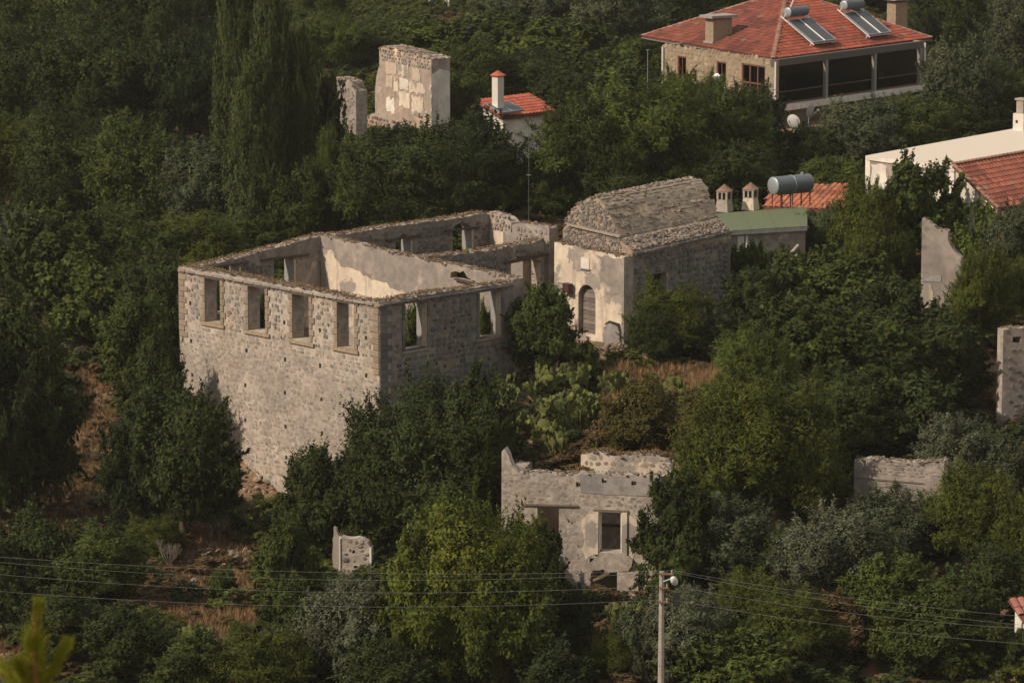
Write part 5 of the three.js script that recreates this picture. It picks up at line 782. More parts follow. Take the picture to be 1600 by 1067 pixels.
const PL = [
  // far rows at the top
  [40, -45, 75, 120, 'green', 'green tree in the top left corner'], [150, -55, 80, 125, 'green', 'second tree from the left along the top edge'], [262, -45, 75, 130, 'dark', 'dark tree at the top edge left of the poplars'],
  [495, -40, 48, 55, 'green', 'green tree at the top edge right of the poplars'], [560, -60, 60, 0, 'fresh', 'bright green tree at the top edge above the white posts'], [632, -70, 60, -4, 'dark', 'dark tree behind the pale boulders at the top edge'], [738, -55, 50, 6, 'deep', 'very dark tree at the top edge right of the white posts'],
  [800, -40, 60, 70, 'olive', 'grey green olive at the top edge, left one of the pair'], [885, -45, 75, 90, 'olive', 'grey green olive at the top edge above the vineyard greens'], [965, -35, 70, 100, 'olive', 'olive at the top edge left of the villa roof', ], [1050, -40, 60, 60, 'dark', 'dark tree behind the left end of the villa roof'],
  [1480, -30, 60, 90, 'deep', 'dark tree behind the right end of the villa'], [1545, -50, 65, 110, 'dark', 'dark tree at the top right beyond the villa'], [1600, -30, 60, 130, 'olive', 'grey tree in the top right corner'], [1150, -70, 60, 20, 'dark', 'dark tree behind the villa roof'], [1340, -70, 70, 20, 'deep', 'dark tree above the solar heaters behind the villa'],
  // greens between the woods and the villa
  [520, 28, 55, 120, 'fresh', 'bright green bush left of the tall plastered ruin'], [600, 38, 70, 108, 'green', 'green bush behind the tall plastered ruin'], [690, 36, 60, 115, 'fresh', 'bright bush right above the tall plastered ruin', 'g'], [765, 34, 70, 125, 'green', 'green bush above the little white chimney', 'g'], [850, 40, 75, 130, 'fresh', 'bright vine like bush in the middle of the upper green', 'g'], [935, 48, 70, 140, 'green', 'green bush between the olives and the villa', 'g'], [1000, 70, 45, 150, 'fresh', 'fresh green bush at the left end of the villa'],
  [735, 75, 60, 165, 'green', 'green bush left of the white chimney house'], [830, 85, 60, 160, 'dark', 'green bush behind the little red roof'], [720, 120, 45, 200, 'green', 'bush between the tall plastered ruin and the little house'], [920, 90, 60, 170, 'green', 'broad green bush right of the little red roof', 'g'],
  [882, 115, 55, 215, 'dark', 'round dark tree at the right end of the little red roof'], [985, 110, 60, 215, 'green', 'green tree left of the villa wall', 'g'],
  [848, 172, 42, 245, 'dark', 'dark bush hiding the right part of the little white house'], [760, 205, 40, 262, 'green', 'green bush below the white gable of the little house'], [1325, 178, 42, 250, 'olive', 'small grey olive right of the satellite dishes'], [1375, 305, 46, 452, 'moss', 'green bush in front of the left corner of the cream roofed house'],
  // upper left wood
  [50, 55, 85, 250, 'dark', 'large dark tree at the left edge near the top'], [165, 45, 95, 270, 'dark', 'large dark tree in the upper left wood, broadest of the wood'], [285, 60, 80, 270, 'deep', 'very dark tree close left of the tall poplars'],
  [20, 190, 75, 350, 'moss', 'fine leaved tree at the left edge, upper third'], [110, 190, 80, 370, 'dark', 'dark tree in the middle of the upper left wood'], [220, 200, 85, 380, 'green', 'green tree in the middle of the wood left of the poplars'], [315, 230, 70, 390, 'olive', 'greyish tree at the foot of the poplars on the left'],
  [372, -60, 48, 385, 'poplar', 'tallest poplar, left of the group', 'c'], [428, 0, 55, 390, 'poplar', 'middle poplar of the tall group', 'c'], [470, 70, 42, 385, 'dark', 'shorter dark poplar on the right of the tall group', 'c'], [398, 110, 60, 400, 'poplar', 'broad poplar in front of the tall group', 'c'],
  [505, 110, 32, 320, 'deep', 'dark tree shading the leaning wall stub'], [512, 215, 36, 385, 'fresh', 'slender light green poplar behind the roofless ruin', 'c', 'poplar_tree'], [548, 225, 34, 370, 'green', 'narrow green tree right of the slender light poplar'],
  [470, 270, 50, 395, 'green', 'green bush at the foot of the dark poplar'], [10, 330, 55, 450, 'olive', 'grey olive at the left edge, upper middle'], [95, 350, 80, 520, 'green', 'broad fig like tree at the left, level with the top of the ruin', 'g'], [195, 340, 90, 450, 'green', 'green tree left of the roofless ruin top'], [300, 350, 80, 450, 'moss', 'fine leaved tree right behind the left corner of the ruin'], [400, 330, 70, 400, 'green', 'green tree behind the far wall of the ruin, left'],
  [160, 420, 75, 560, 'fresh', 'fresh green tree left of the ruin', 'g'], [245, 400, 70, 560, 'dark', 'dark tree touching the left corner of the ruin'], [222, 480, 68, 645, 'green', 'green tree below the left corner of the ruin'],
  [40, 490, 85, 800, 'dark', 'big dark tree at the left edge beside the golden path'], [-5, 540, 70, 820, 'deep', 'very dark tree cut by the left edge'], [58, 590, 48, 800, 'deep', 'dark leaning tree just left of the golden path'],
  [250, 545, 50, 720, 'dark', 'dark bush against the left end of the sunlit wall'], [285, 612, 84, 850, 'dark', 'large dark tree covering the lower left of the sunlit wall'], [212, 650, 55, 850, 'deep', 'dark tree right of the golden path'], [335, 705, 40, 845, 'dark', 'dark bush at the lower edge of the tall sunlit wall'],
  // behind the ruin and the vaulted building
  [655, 203, 100, 375, 'dark', 'broad dark tree behind the middle of the ruin'], [580, 232, 55, 375, 'green', 'green tree behind the long rear wall'], [755, 185, 65, 345, 'deep', 'dark tree behind the end of the long rear wall'], [800, 240, 35, 345, 'fresh', 'small light tree at the gap beyond the rear wall'],
  [905, 175, 85, 335, 'green', 'large green tree behind the peak of the vaulted roof, left one', 'f'], [1010, 140, 95, 325, 'fresh', 'large light green feathery tree behind the vaulted roof', 'f'], [1120, 150, 85, 320, 'green', 'green feathery tree right of the vaulted roof', 'f'], [1075, 125, 55, 260, 'fresh', 'feathery tree top in front of the villa lamp post', 'f'], [1168, 152, 54, 300, 'deep', 'dark tree in front of the villa porch corner'], [1150, 230, 60, 330, 'dark', 'dark bush behind the two house shaped chimneys'],
  [1262, 208, 45, 290, 'dark', 'dark bush under the satellite dishes'], [1345, 165, 65, 275, 'olive', 'grey olive in front of the villa porch'], [1425, 160, 70, 260, 'green', 'green bush below the right end of the porch'], [1500, 75, 60, 215, 'olive', 'olive right of the villa'], [1570, 110, 65, 200, 'green', 'green tree above the cream flat roof'], [1500, 150, 60, 225, 'dark', 'dark bush behind the cream flat roof'], [1300, 255, 60, 325, 'fresh', 'light green bush beside the water tank'], [1210, 250, 50, 297, 'dark', 'dark bush above the water tank'],
  [958, 262, 55, 338, 'dark', 'dark low bush right behind the vaulted roof'], [1062, 255, 58, 330, 'green', 'low bush behind the right end of the vaulted roof'], [865, 270, 45, 342, 'green', 'low green bush behind the sunlit stretch beside the vaulted building'],
  // right middle
  [1290, 335, 48, 440, 'fern', 'grey green feathery shrub beside the green roof'], [1360, 300, 60, 460, 'moss', 'brownish green tree in front of the whitewashed wall'], [1425, 262, 66, 450, 'green', 'tree with loose sprigs in front of the cream flat roof', 'g'], [1540, 335, 48, 480, 'fresh', 'light green tree below the dull red roof', 'g'], [1590, 330, 55, 500, 'olive', 'grey tree at the right edge below the red roof'], [1615, 262, 30, 470, 'dark', 'dark tree top over the dull red roof at the right edge'],
  [1165, 380, 40, 480, 'green', 'bush against the right corner of the vaulted building'], [1180, 430, 55, 540, 'dark', 'dark bush right of the vaulted building', ], [1240, 400, 45, 500, 'green', 'green bush below the green flat roof', 'g'], [1330, 400, 75, 540, 'green', 'fig tree in the middle right, upper one', 'g'], [1390, 445, 52, 560, 'dark', 'dark fig tree left of the plastered slab', 'g'], [1528, 405, 46, 540, 'moss', 'mossy green tree in front of the plastered slab'], [1560, 410, 65, 540, 'moss', 'mossy green tree right of the plastered slab'],
  [1250, 480, 75, 610, 'green', 'fig tree in the middle right, lower left one', 'g'], [1350, 500, 85, 640, 'green', 'fig tree in the middle right, lower one', 'g'], [1450, 500, 80, 640, 'dark', 'dark green tree above the grey olives at right', 'g'], [1485, 525, 48, 655, 'dark', 'dark tree left of the grey wall at the right edge'], [1180, 525, 65, 640, 'fresh', 'light green shrub above the large feathery tree', 'f'],
  [1320, 590, 80, 740, 'dark', 'dark tree right of the large feathery tree'], [1420, 600, 75, 735, 'dark', 'dark tree above the short pale wall', 'g'], [1195, 605, 108, 830, 'moss', 'largest yellowish green feathery tree right of the front ruin'], [1120, 660, 65, 830, 'moss', 'feathery tree touching the right side of the front ruin'], [1262, 665, 58, 820, 'moss', 'feathery green tree left of the short pale wall'], [1500, 650, 62, 775, 'grey', 'silvery olive below the right edge wall'], [1590, 695, 50, 805, 'olive', 'olive cut by the right edge'],
  // around the ruin front
  [852, 457, 56, 605, 'green', 'dense green bush between the roofless ruin and the arched door'], [905, 535, 32, 610, 'green', 'small green bush below the arched door'], [820, 510, 35, 600, 'dark', 'dark bush against the corner of the shaded wall'], [1050, 455, 65, 575, 'moss', 'dark feathery bush in front of the shaded side wall'], [1015, 490, 40, 580, 'dark', 'dark bush at the corner of the plastered front', 'f'], [1105, 480, 45, 575, 'olive', 'thin grey bush at the right end of the shaded side wall'],
  [655, 615, 105, 860, 'dark', 'large dark green bush below the near corner of the ruin'], [750, 620, 70, 820, 'dark', 'dark bush right of the large corner bush'], [590, 660, 55, 838, 'green', 'green bush overlapping the sunlit wall near the corner'], [492, 708, 56, 872, 'dark', 'dark green bush at the lower right of the sunlit wall'], [450, 800, 42, 960, 'green', 'green bush above the eroded slope', ], [562, 728, 76, 868, 'dark', 'dark bush above the small standing fragment'], [700, 720, 90, 880, 'dark', 'dark bush left of the front ruin'],
  [1005, 605, 55, 715, 'rust', 'olive brown thorny shrub between the cactus and the large feathery tree'], [1072, 640, 42, 720, 'rust', 'green shrub above the front ruin at right', 'g'], [960, 650, 40, 715, 'brown', 'brownish thin shrub above the front ruin'],
  // bottom
  [60, 805, 75, 960, 'dark', 'dark green tree in the lower left, left of the flat stones'], [150, 825, 75, 960, 'green', 'green tree below the flat pale stones'], [-5, 850, 50, 1000, 'dark', 'dark tree at the left edge, lower part'], [240, 812, 45, 880, 'moss', 'mossy shrub right of the flat pale stones'], [100, 930, 70, 1050, 'dark', 'dark bush behind the pine tip'], [200, 960, 70, 1080, 'dark', 'dark bush in the bottom left'], [290, 1000, 75, 1110, 'green', 'green bush at the bottom edge, left of the small cactus'], [420, 985, 80, 1110, 'moss', 'mossy green bush at the bottom edge, lower left'], [350, 890, 24, 945, 'green', 'small green bush on the eroded slope'], [455, 900, 42, 1000, 'green', 'green bush right of the eroded slope'],
  [560, 902, 85, 1085, 'grey', 'silvery grey olive at the bottom, left of the yellow green tree'], [500, 960, 55, 1090, 'olive', 'grey olive at the bottom edge, left of the silvery one'], [620, 900, 50, 1060, 'olive', 'grey olive against the yellow green tree'],
  [805, 815, 45, 960, 'dark', 'dark bush at the left foot of the front ruin'], [745, 795, 110, 1090, 'lime', 'large yellow green tree at the bottom centre'], [670, 850, 75, 1090, 'lime', 'yellow green tree on the left of the large one'], [790, 880, 80, 1100, 'fresh', 'green tree on the right of the large yellow green one'], [838, 835, 40, 1000, 'dark', 'dark fig tree in front of the front ruin doorway', 'g'], [890, 915, 38, 1050, 'deep', 'dark tree below the lower room of the front ruin'], [620, 1000, 70, 1110, 'dark', 'dark bush at the bottom edge under the yellow green trees'],
  [1052, 765, 56, 950, 'dark', 'dark fig tree covering the right end of the front ruin', 'g'], [1085, 790, 60, 920, 'dark', 'dark tree right of the front ruin'], [1150, 780, 75, 930, 'olive', 'dark grey olive below the largest feathery tree'], [1230, 830, 50, 930, 'dark', 'dark bush below the fallen stones'],
  [1080, 920, 75, 1085, 'grey', 'grey olive right of the concrete pole'], [1010, 950, 45, 1080, 'olive', 'grey bush behind the concrete pole'], [960, 985, 45, 1080, 'moss', 'green bush left of the concrete pole foot'],
  [1305, 805, 88, 970, 'grey', 'largest silvery olive in the lower right'], [1405, 775, 85, 905, 'olive', 'grey olive below the short pale wall'], [1520, 755, 80, 920, 'moss', 'greenish tree in the lower right, upper one'], [1590, 790, 70, 940, 'moss', 'greenish tree at the right edge, lower part'], [1430, 735, 25, 780, 'golden', 'golden yellow shrub in front of the short pale wall'],
  [1390, 870, 70, 1000, 'fresh', 'yellowish green tree in the lower right'], [1480, 920, 85, 1070, 'green', 'green tree above the red roof corner'], [1240, 930, 70, 1050, 'moss', 'brown green bush in the lower right above the bare soil'], [1310, 940, 55, 1040, 'brown', 'brownish shrub above the bare soil'], [1150, 990, 85, 1110, 'fresh', 'light green leafy bush at the bottom edge right of the pole', 'g'], [1560, 860, 60, 980, 'dark', 'dark bush left of the red roof corner'], [1598, 985, 26, 1062, 'dark', 'dark bush below the red roof corner at the right edge'], [1410, 960, 45, 1060, 'lime', 'yellow flecked bush at the lower right'], [1170, 900, 55, 1000, 'moss', 'mossy bush between the olives at lower right'], [870, 1010, 60, 1110, 'deep', 'very dark bush at the bottom edge left of the pole'],
  [812, 190, 32, 246, 'dark', 'dark bush covering the shaded wall of the little white house'], [1040, 850, 40, 962, 'green', 'green bush at the right foot of the front ruin'], [1398, 742, 30, 795, 'olive', 'small grey bush at the foot of the short pale wall'],
];
for (const [px, top, hw, base, leaf, label, kind, name] of PL) plant(px, top, hw, base, leaf, label, kind, name);

// bushes growing inside the roofless rooms and seen through their windows
const mainPt = (s, t) => { const c = Math.cos(-TURN), q = Math.sin(-TURN); return V(A0.x - c * s + q * t, 0, A0.z - q * s - c * t); };
function inside(s, t, top, rad, leaf, label) { const p = mainPt(s, t), gy = ground(p.x, p.z), o = thing('shrub', label, 'shrub', V(p.x, gy, p.z), s + t), h = top - gy, c = part('crown', CROWN.M[Math.floor(s + t) % 3], LEAF[leaf], o), tr = part('trunk', TRUNK[0], M.bark, o); c.position.y = h * 0.52; c.scale.set(rad, h * 0.5, rad); tr.position.y = h * 0.4; tr.scale.set(0.6, h * 0.4, 0.6); }
inside(2.2, 4.4, 8.75, 1.2, 'green', 'green bush inside the ruin, seen through the nearer shaded window'); inside(1.1, 7.0, 8.4, 0.75, 'fresh', 'green bush inside the ruin, seen through the farther shaded window'); inside(11.9, 3, 7.8, 1.2, 'dark', 'dark bush inside the ruin behind its leftmost sunlit window');
inside(10.4, 15, 8.9, 1.6, 'green', 'green bush inside the rear room of the ruin'); inside(4.6, 13.5, 7.0, 1.3, 'dark', 'dark bush inside the yard before the broken doorway');
inside(17, 14.5, 9.2, 2.2, 'dark', 'dark bush outside the broken rear windows'); inside(17, 4.6, 9.2, 2.0, 'green', 'green bush outside the far left window');

// ------------------------------------------------------------ ground cover
const tuftGeo = crown({ boughs: 4, sub: 4, leaves: 560, len: 0.2, seed: 601 });
{
  const r = rng(611), spots = [[], [], []];
  const clearOf = [[-9, -172, 9], [0.5, -178, 9], [6.5, -181, 4.6], [3, -149.5, 3.2], [16, -237, 9], [11.8, -198, 4.5], [-0.4, -236, 3.5]];
  for (let i = 0; i < 26000; i++) {
    const d = 100 + Math.pow(r(), 0.8) * 260, x = (r() - 0.5) * 0.31 * d, z = -d;
    if (clearOf.some(([a, b, c]) => Math.hypot(x - a, z - b) < c * 0.8)) continue;
    const b = gN(x / 23 + 9, z / 23 + 3) * 0.55 + gN(x / 70 + 2, z / 70 + 7) * 0.45, path = Math.abs(x + 19.2 - 0.02 * (z + 165)) < 1.3 + r() && d > 136 && d < 182, bare = path || (d > 133 && d < 164 && Math.abs(x + 12 + 0.1 * (d - 150)) < 2.3 + 2 * (r() - 0.5)) || (d < 133 && x > 9 && r() < 0.7) || Math.hypot((x - 7.8) / 1.3, z + 167) < 3.2 || (Math.hypot((x - 1.6) / 1.4, z + 163) < 2.6 && r() < 0.5);
    if (bare && r() < 0.88) { if (r() < 0.45) spots[2].push([x, z, 0.22 + 0.3 * r()]); continue; }
    spots[b > 0.52 ? 0 : b > 0.45 ? 1 : 2].push([x, z, 0.4 + 0.6 * r()]);
  }
  [['moss', 'low green undergrowth covering the slopes'], ['dark', 'dark low bramble between the trees'], ['brown', 'dry brown scrub on bare patches of the slope']].forEach(([leaf, label], k) => {
    const l = spots[k], im = shade(new THREE.InstancedMesh(tuftGeo, LEAF[leaf], l.length)); im.name = ['undergrowth', 'bramble', 'dry_scrub'][k];
    l.forEach(([x, z, s], i) => im.setMatrixAt(i, mat4(x, ground(x, z) + s * 0.3, z, s * 1.15, s * (k === 2 ? 0.5 : 0.75), s * 1.15, 0, r() * 6.28)));
    scene.add(im); tag(im, label, k === 2 ? 'scrub' : 'undergrowth', null, 'stuff');
  });
  // dry golden grass
  const l = [], g = painted(BLADE.clone(), [1, 1, 1]);
  for (let i = 0; i < 26000; i++) {
    const zone = Math.floor(r() * 4); let x, z;
    if (zone === 0) { x = 7.8 + (r() - 0.5) * 7.5; z = -167 + (r() - 0.5) * 7; } else if (zone === 1) { z = -138 - r() * 45; x = -19.2 + 0.02 * (z + 165) + (r() - 0.5) * 3.2; } else if (zone === 2) { z = -136 - r() * 26; x = -12 - 0.1 * (-z - 150) + (r() - 0.5) * 5; } else { z = -108 - r() * 26; x = 8 + r() * 10; }
    const s = (0.12 + 0.2 * r()) * (zone === 0 ? 1.7 : 1); l.push([x, z, s]);
  }
  const im = shade(new THREE.InstancedMesh(g, M.dryGrass, l.length)); im.name = 'dry_grass'; l.forEach(([x, z, s], i) => { im.setMatrixAt(i, mat4(x, ground(x, z) - 0.02, z, s, s * 1.3, s, 0, r() * 6)); im.setColorAt(i, new THREE.Color().setRGB(...vary([0.9, 0.9, 0.9], r, 0.4))); });
  scene.add(im); tag(im, 'dry golden brown grass on the bare slopes and the path', 'grass', null, 'stuff');
}
// ------------------------------------------------------------ prickly pears
const PAD = (() => { const g = new THREE.SphereGeometry(1, 10, 7); g.scale(0.5, 0.62, 0.09); const p = g.attributes.position; for (let i = 0; i < p.count; i++) { const y = p.getY(i); p.setX(i, p.getX(i) * (0.82 + 0.3 * (y + 0.62) / 1.24)); } g.translate(0, 0.58, 0); g.computeVertexNormals(); return g; })();
const padMat = [[0.086, 0.098, 0.017], [0.108, 0.118, 0.021], [0.060, 0.071, 0.015], [0.132, 0.134, 0.026], [0.14, 0.10, 0.04]].map((c) => std(c, 0.9));
function pear(px, py, spread, levels, seed, label) {
  const g = groundAt(px, py), o = thing('prickly_pear', label, 'cactus', g), r = rng(seed); let n = 0;
  const grow = (m, lev, s) => {
    if (n >= 84) return; n++;
    const mesh = part('pad', PAD, padMat[Math.floor(r() * r() * 5)], o); mesh.applyMatrix4(m.clone().scale(V(s, s, s)));
    if (lev <= 0) return; const k = 1 + Math.floor(r() * 2.4);
    for (let i = 0; i < k; i++) { const a = (i - (k - 1) / 2) * 0.85 + (r() - 0.5) * 0.6, q = m.clone().multiply(new THREE.Matrix4().makeTranslation(Math.sin(a) * 0.42 * s, s * (0.58 + 0.55 * Math.cos(a)), 0)).multiply(new THREE.Matrix4().makeRotationFromEuler(new THREE.Euler((r() - 0.5) * 0.55, (r() - 0.5) * 1.8, -a * 0.55))); grow(q, lev - 1, s * (0.82 + 0.25 * r())); }
  };
  for (let i = 0; i < 12 && n < 84; i++) { const x = (r() - 0.5) * 2 * spread, z = (r() - 0.5) * spread; grow(mat4(x, ground(g.x + x, g.z + z) - g.y - 0.05, z, 1, 1, 1, (r() - 0.5) * 0.4, r() * 6.28, (r() - 0.5) * 0.3), levels, 0.235 + 0.07 * r()); }
}
[[762, 622, 0.9, 6, 'prickly pear clump against the shaded wall at the top of the thicket'], [795, 600, 0.9, 6, 'upper prickly pear clump left of the dense green bush'], [845, 632, 1.0, 6, 'prickly pear clump just below the dense green bush'], [800, 665, 1.0, 6, 'prickly pear clump at the left edge of the thicket'], [875, 690, 1.0, 6, 'prickly pear clump above the pale rear wall of the front ruin'], [910, 632, 0.9, 6, 'prickly pear clump right under the arched door bushes'], [825, 690, 1.0, 6, 'prickly pear clump low in the middle of the thicket'], [940, 665, 0.8, 5, 'prickly pear clump at the right end of the thicket'], [785, 700, 0.8, 5, 'prickly pear clump just left of the front ruin top'],
  [775, 640, 0.9, 4, 'prickly pear clump under the shaded wall, leftmost'], [815, 640, 0.9, 5, 'tall prickly pear clump below the dense green bush'], [850, 670, 1.0, 5, 'prickly pear clump in the middle of the cactus thicket'], [890, 650, 0.9, 4, 'prickly pear clump right of the thicket middle'], [830, 715, 1.0, 4, 'lower prickly pear clump above the front ruin'], [870, 725, 0.9, 4, 'prickly pear just behind the top of the front ruin'], [925, 690, 0.7, 4, 'prickly pear at the right of the cactus thicket'], [965, 630, 0.6, 4, 'small prickly pear beside the thorny shrub'], [1040, 640, 0.7, 3, 'prickly pear left of the large feathery tree'],
  [330, 1040, 0.8, 4, 'prickly pear at the bottom left edge of the slope'], [985, 990, 0.8, 4, 'prickly pear left of the concrete pole, upper one'], [990, 1045, 1.0, 4, 'prickly pear left of the concrete pole, lower one'], [1230, 880, 0.6, 4, 'prickly pear beside the dark olive'], [1375, 775, 0.5, 3, 'prickly pear in front of the short pale wall'], [1140, 1000, 0.5, 3, 'small prickly pear right of the concrete pole']].forEach(([x, y, s, l, label], i) => pear(x, y, s, l, 700 + i, label));
// bare and dry shrubs
function bare(px, py, h, seed, label) {
  const g = groundAt(px, py), o = thing('bare_shrub', label, 'shrub', g), r = rng(seed), l = [];
  const grow = (a, d, len, rad, lev) => { const b = a.clone().addScaledVector(d, len); l.push(bar(a, b, rad, rad * 0.6, 4)); if (lev > 0) for (let i = 0; i < 3; i++) grow(b, d.clone().add(V(r() - 0.5, r() * 0.5 - 0.1, r() - 0.5).multiplyScalar(1.1)).normalize(), len * (0.6 + 0.3 * r()), rad * 0.55, lev - 1); };
  for (let i = 0; i < 5; i++) grow(V((r() - 0.5) * 0.5, 0, (r() - 0.5) * 0.5), V(r() - 0.5, 1.1, r() - 0.5).normalize(), h * 0.35, 0.03, 4);
  part('branches', merge(l), std([0.21, 0.165, 0.125], 0.95), o);
}
[[1012, 705, 2.2, 'bare grey twigged shrub above the front ruin'], [1035, 700, 1.8, 'dead twigged shrub left of the largest feathery tree'], [330, 855, 1.5, 'dry brown shrub on the eroded slope'], [385, 835, 1.4, 'dry reddish shrub at the top of the eroded slope'], [260, 900, 1.3, 'dry twigs beside the flat stones slope'], [1150, 610, 1.2, 'dry shrub on the golden grass'], [1300, 990, 1.6, 'bare shrub above the bottom right soil']].forEach(([x, y, h, label], i) => bare(x, y, h, 800 + i, label));
// ------------------------------------------------------------ pole, wires, posts, pine
{
  const P = at(1033, 1090, 128), gy = ground(P.x, P.z), top = at(1037, 893, 128).y - gy, o = thing('utility_pole', 'tall concrete utility pole with a street lamp at the bottom of the picture', 'utility pole', V(P.x, gy, P.z));
  const pg = new THREE.CylinderGeometry(0.08, 0.135, top, 8, 1).toNonIndexed(); pg.computeVertexNormals(); const p = part('pole', boxUV(pg), M.concrete, o); p.position.y = top / 2;
  for (const [y, l] of [[top - 0.06, 0.5], [top - 0.55, 0.34], [top - 1.05, 0.34]]) { part('crossarm', box(l, 0.06, 0.06, l / 2 - 0.1, y, 0.12), std([0.22, 0.11, 0.07], 0.8), o); part('insulator', bar(V(l - 0.16, y + 0.02, 0.12), V(l - 0.16, y + 0.14, 0.12), 0.035), M.concrete, o); }
  const lamp = new THREE.Group(); lamp.name = 'street_lamp'; lamp.position.set(0.42, top - 0.28, 0.25); lamp.rotation.set(0.5, 0.3, 0.35); lamp.scale.setScalar(0.85); o.add(lamp);
  const lg = new THREE.SphereGeometry(0.2, 16, 10); lg.scale(0.72, 1.25, 0.6); part('lamp_glass', lg, M.lampGlass, lamp); const hg = new THREE.SphereGeometry(0.21, 16, 8, 0, 6.2832, 0, 1.2); hg.scale(0.72, 1.3, 0.62); part('lamp_shade', hg, M.whiteMetal, lamp); part('lamp_arm', bar(V(-0.4, 0.1, -0.15), V(0, 0.2, 0), 0.03), M.metal, lamp);
  part('control_box', box(0.24, 0.5, 0.2, 0.5, top - 0.95, 0.1), M.dark, o); 
  // cables
  const cable = (a, b, sag, label, side) => { const l = [], n = 28; for (let i = 0; i <= n; i++) { const t = i / n, q = a.clone().lerp(b, t); q.y -= sag * 4 * t * (1 - t); l.push(q); } const c = new THREE.CatmullRomCurve3(l), m = part('power_cable', new THREE.TubeGeometry(c, 56, 0.0055, 4), M.wire, scene); tag(m, label, 'cable', side); };
  const end = (dy, x = 0.4) => V(P.x + x, gy + top + dy, P.z + 0.12);
  cable(at(-60, 866, 132), end(0.06), 0.35, 'uppermost power cable running left from the pole', 'power cables left of the pole'); cable(at(-60, 873, 132), end(0.0, 0.2), 0.5, 'second power cable left of the pole', 'power cables left of the pole'); cable(at(-60, 892, 132), end(-0.45, 0.25), 0.5, 'third power cable left of the pole', 'power cables left of the pole'); cable(at(-60, 919, 132), end(-0.95, 0.25), 0.45, 'lowest power cable left of the pole', 'power cables left of the pole');
  cable(end(0.06), at(1660, 968, 124), 0.18, 'uppermost power cable running right from the pole', 'power cables right of the pole'); cable(end(0), at(1660, 982, 124), 0.22, 'second power cable right of the pole', 'power cables right of the pole'); cable(end(-0.45, 0.25), at(1660, 985, 124), 0.25, 'third power cable right of the pole', 'power cables right of the pole'); cable(end(-0.95, 0.25), at(1660, 1010, 124), 0.2, 'lowest power cable right of the pole', 'power cables right of the pole');
}
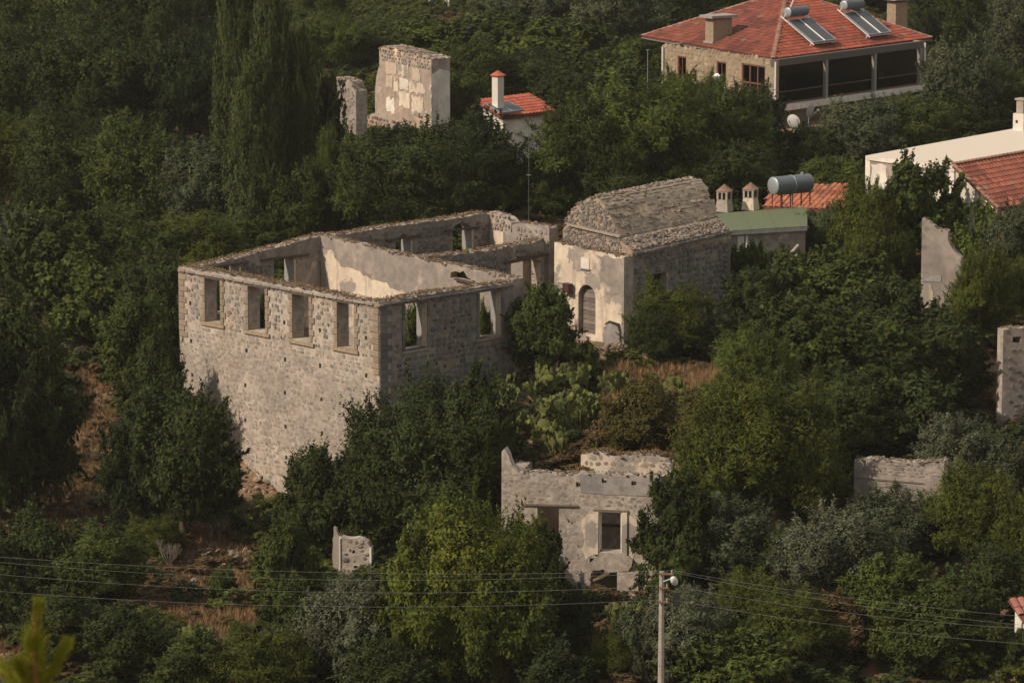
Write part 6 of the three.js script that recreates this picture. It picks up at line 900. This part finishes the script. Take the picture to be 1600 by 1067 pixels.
{ // lamp post before the villa, mast behind the ruin, posts at the top
  const q = at(1121, 160, 229), gy = ground(q.x, q.z), t = at(1121, 120, 229).y - gy, o = thing('lamp_post', 'thin lamp post with a flat white head before the villa wall', 'lamp post', V(q.x, gy, q.z));
  part('pole', bar(V(0, 0, 0), V(0, t, 0), 0.09, 0.06, 8), M.concrete, o); part('lamp_head', box(0.32, 0.16, 0.5, -0.05, t + 0.05, 0.1, 0.3, 0.3), M.whiteMetal, o); part('lamp_glass', box(0.24, 0.03, 0.36, -0.05, t - 0.04, 0.12, 0.3, 0.3), M.lampGlass, o);
  const b = at(826, 345, 196), by = ground(b.x, b.z), tt = at(826, 195, 196).y - by, m = thing('antenna_mast', 'thin grey mast standing behind the roofless ruin', 'mast', V(b.x, by, b.z)); part('pole', bar(V(0, 0, 0), V(0, tt, 0), 0.013, 0.011, 5), M.wire, m); part('crossarm', bar(V(-0.12, tt - 2.6, 0), V(0.12, tt - 2.6, 0), 0.02), M.metal, m);
  const b2 = at(1012, 130, 228), by2 = ground(b2.x, b2.z), t2 = at(1012, 78, 228).y - by2, m2 = thing('antenna_mast', 'thin pole at the left end of the villa', 'mast', V(b2.x, by2, b2.z)); part('pole', bar(V(0, 0, 0), V(0, t2, 0), 0.03, 0.02, 5), M.metal, m2); part('crossarm', bar(V(-0.1, t2, 0), V(0.1, t2, 0), 0.02), M.metal, m2);
  [[586, 14, -25, 'white post left of the pale boulders at the top edge'], [671, 16, -25, 'white post right of the pale boulders at the top edge'], [701, 20, -25, 'whitewashed post with a brace, rightmost at the top edge']].forEach(([px, py, ty, label], i) => { const g = groundAt(px, py), h = (py - ty) * -g.z / F, p = thing('white_post', label, 'post', g); part('post', bar(V(0, 0, 0), V(0, h, 0), 0.1, 0.09, 7), M.white, p); part('foot', box(0.3, 0.2, 0.3, 0, 0.08, 0), M.concrete, p); if (i === 2) part('brace', bar(V(0, 0.5, 0), V(-0.6, 1.6, 0), 0.06), M.white, p); });
}
{ // out-of-focus pine tip close to the camera
  const base = at(70, 1180, 18), o = thing('pine_tree', 'blurred tip of a young pine close to the camera at lower left', 'tree', base), r = rng(901), needle = (() => { const g = new THREE.BufferGeometry(); g.setAttribute('position', new THREE.Float32BufferAttribute([-0.02, 0, 0, 0.02, 0, 0, 0, 1, 0, 0, 0, -0.02, 0, 0, 0.02, 0, 1, 0], 3)); g.computeVertexNormals(); return g; })();
  const nm = leafMat([0.30, 0.31, 0.035], 0.35); nm.vertexColors = false; const bark = std([0.30, 0.12, 0.055], 0.9);
  const loc = (x, y, dz = 0) => at(x, y, 18 + dz).sub(base);
  const shoot = (a, b, n0, len, spread, rad) => { const n = n0 * 2; part('stem', bar(a, b, rad, rad * 0.6, 7), bark, o); const d = b.clone().sub(a), up = d.clone().normalize(), im = shade(new THREE.InstancedMesh(needle, nm, n)); im.name = 'needles'; for (let i = 0; i < n; i++) { const t = Math.pow(r(), 0.7), p = a.clone().addScaledVector(d, t), q = up.clone().multiplyScalar(1 / spread).add(V(r() - 0.5, r() - 0.5, r() - 0.5).multiplyScalar(1.6)).normalize(), l = len * (0.6 + 0.6 * r()); im.setMatrixAt(i, new THREE.Matrix4().compose(p, new THREE.Quaternion().setFromUnitVectors(V(0, 1, 0), q), V(0.15, l, 0.15))); } o.add(im); im.userData.kind = 'stuff'; };
  part('trunk', bar(V(0, -1.2, 0), loc(58, 1060), 0.03, 0.02, 8), bark, o);
  shoot(loc(58, 1100), loc(52, 1010), 420, 0.13, 0.8, 0.034); shoot(loc(52, 1010), loc(58, 950), 260, 0.075, 0.55, 0.018);
  shoot(loc(62, 1085), loc(98, 1015, 0.05), 300, 0.09, 0.6, 0.013); shoot(loc(52, 1090), loc(28, 1040, -0.05), 200, 0.09, 0.7, 0.011); shoot(loc(60, 1120), loc(5, 1045, 0.1), 150, 0.09, 0.8, 0.01);
}

renderer.render(scene, camera);
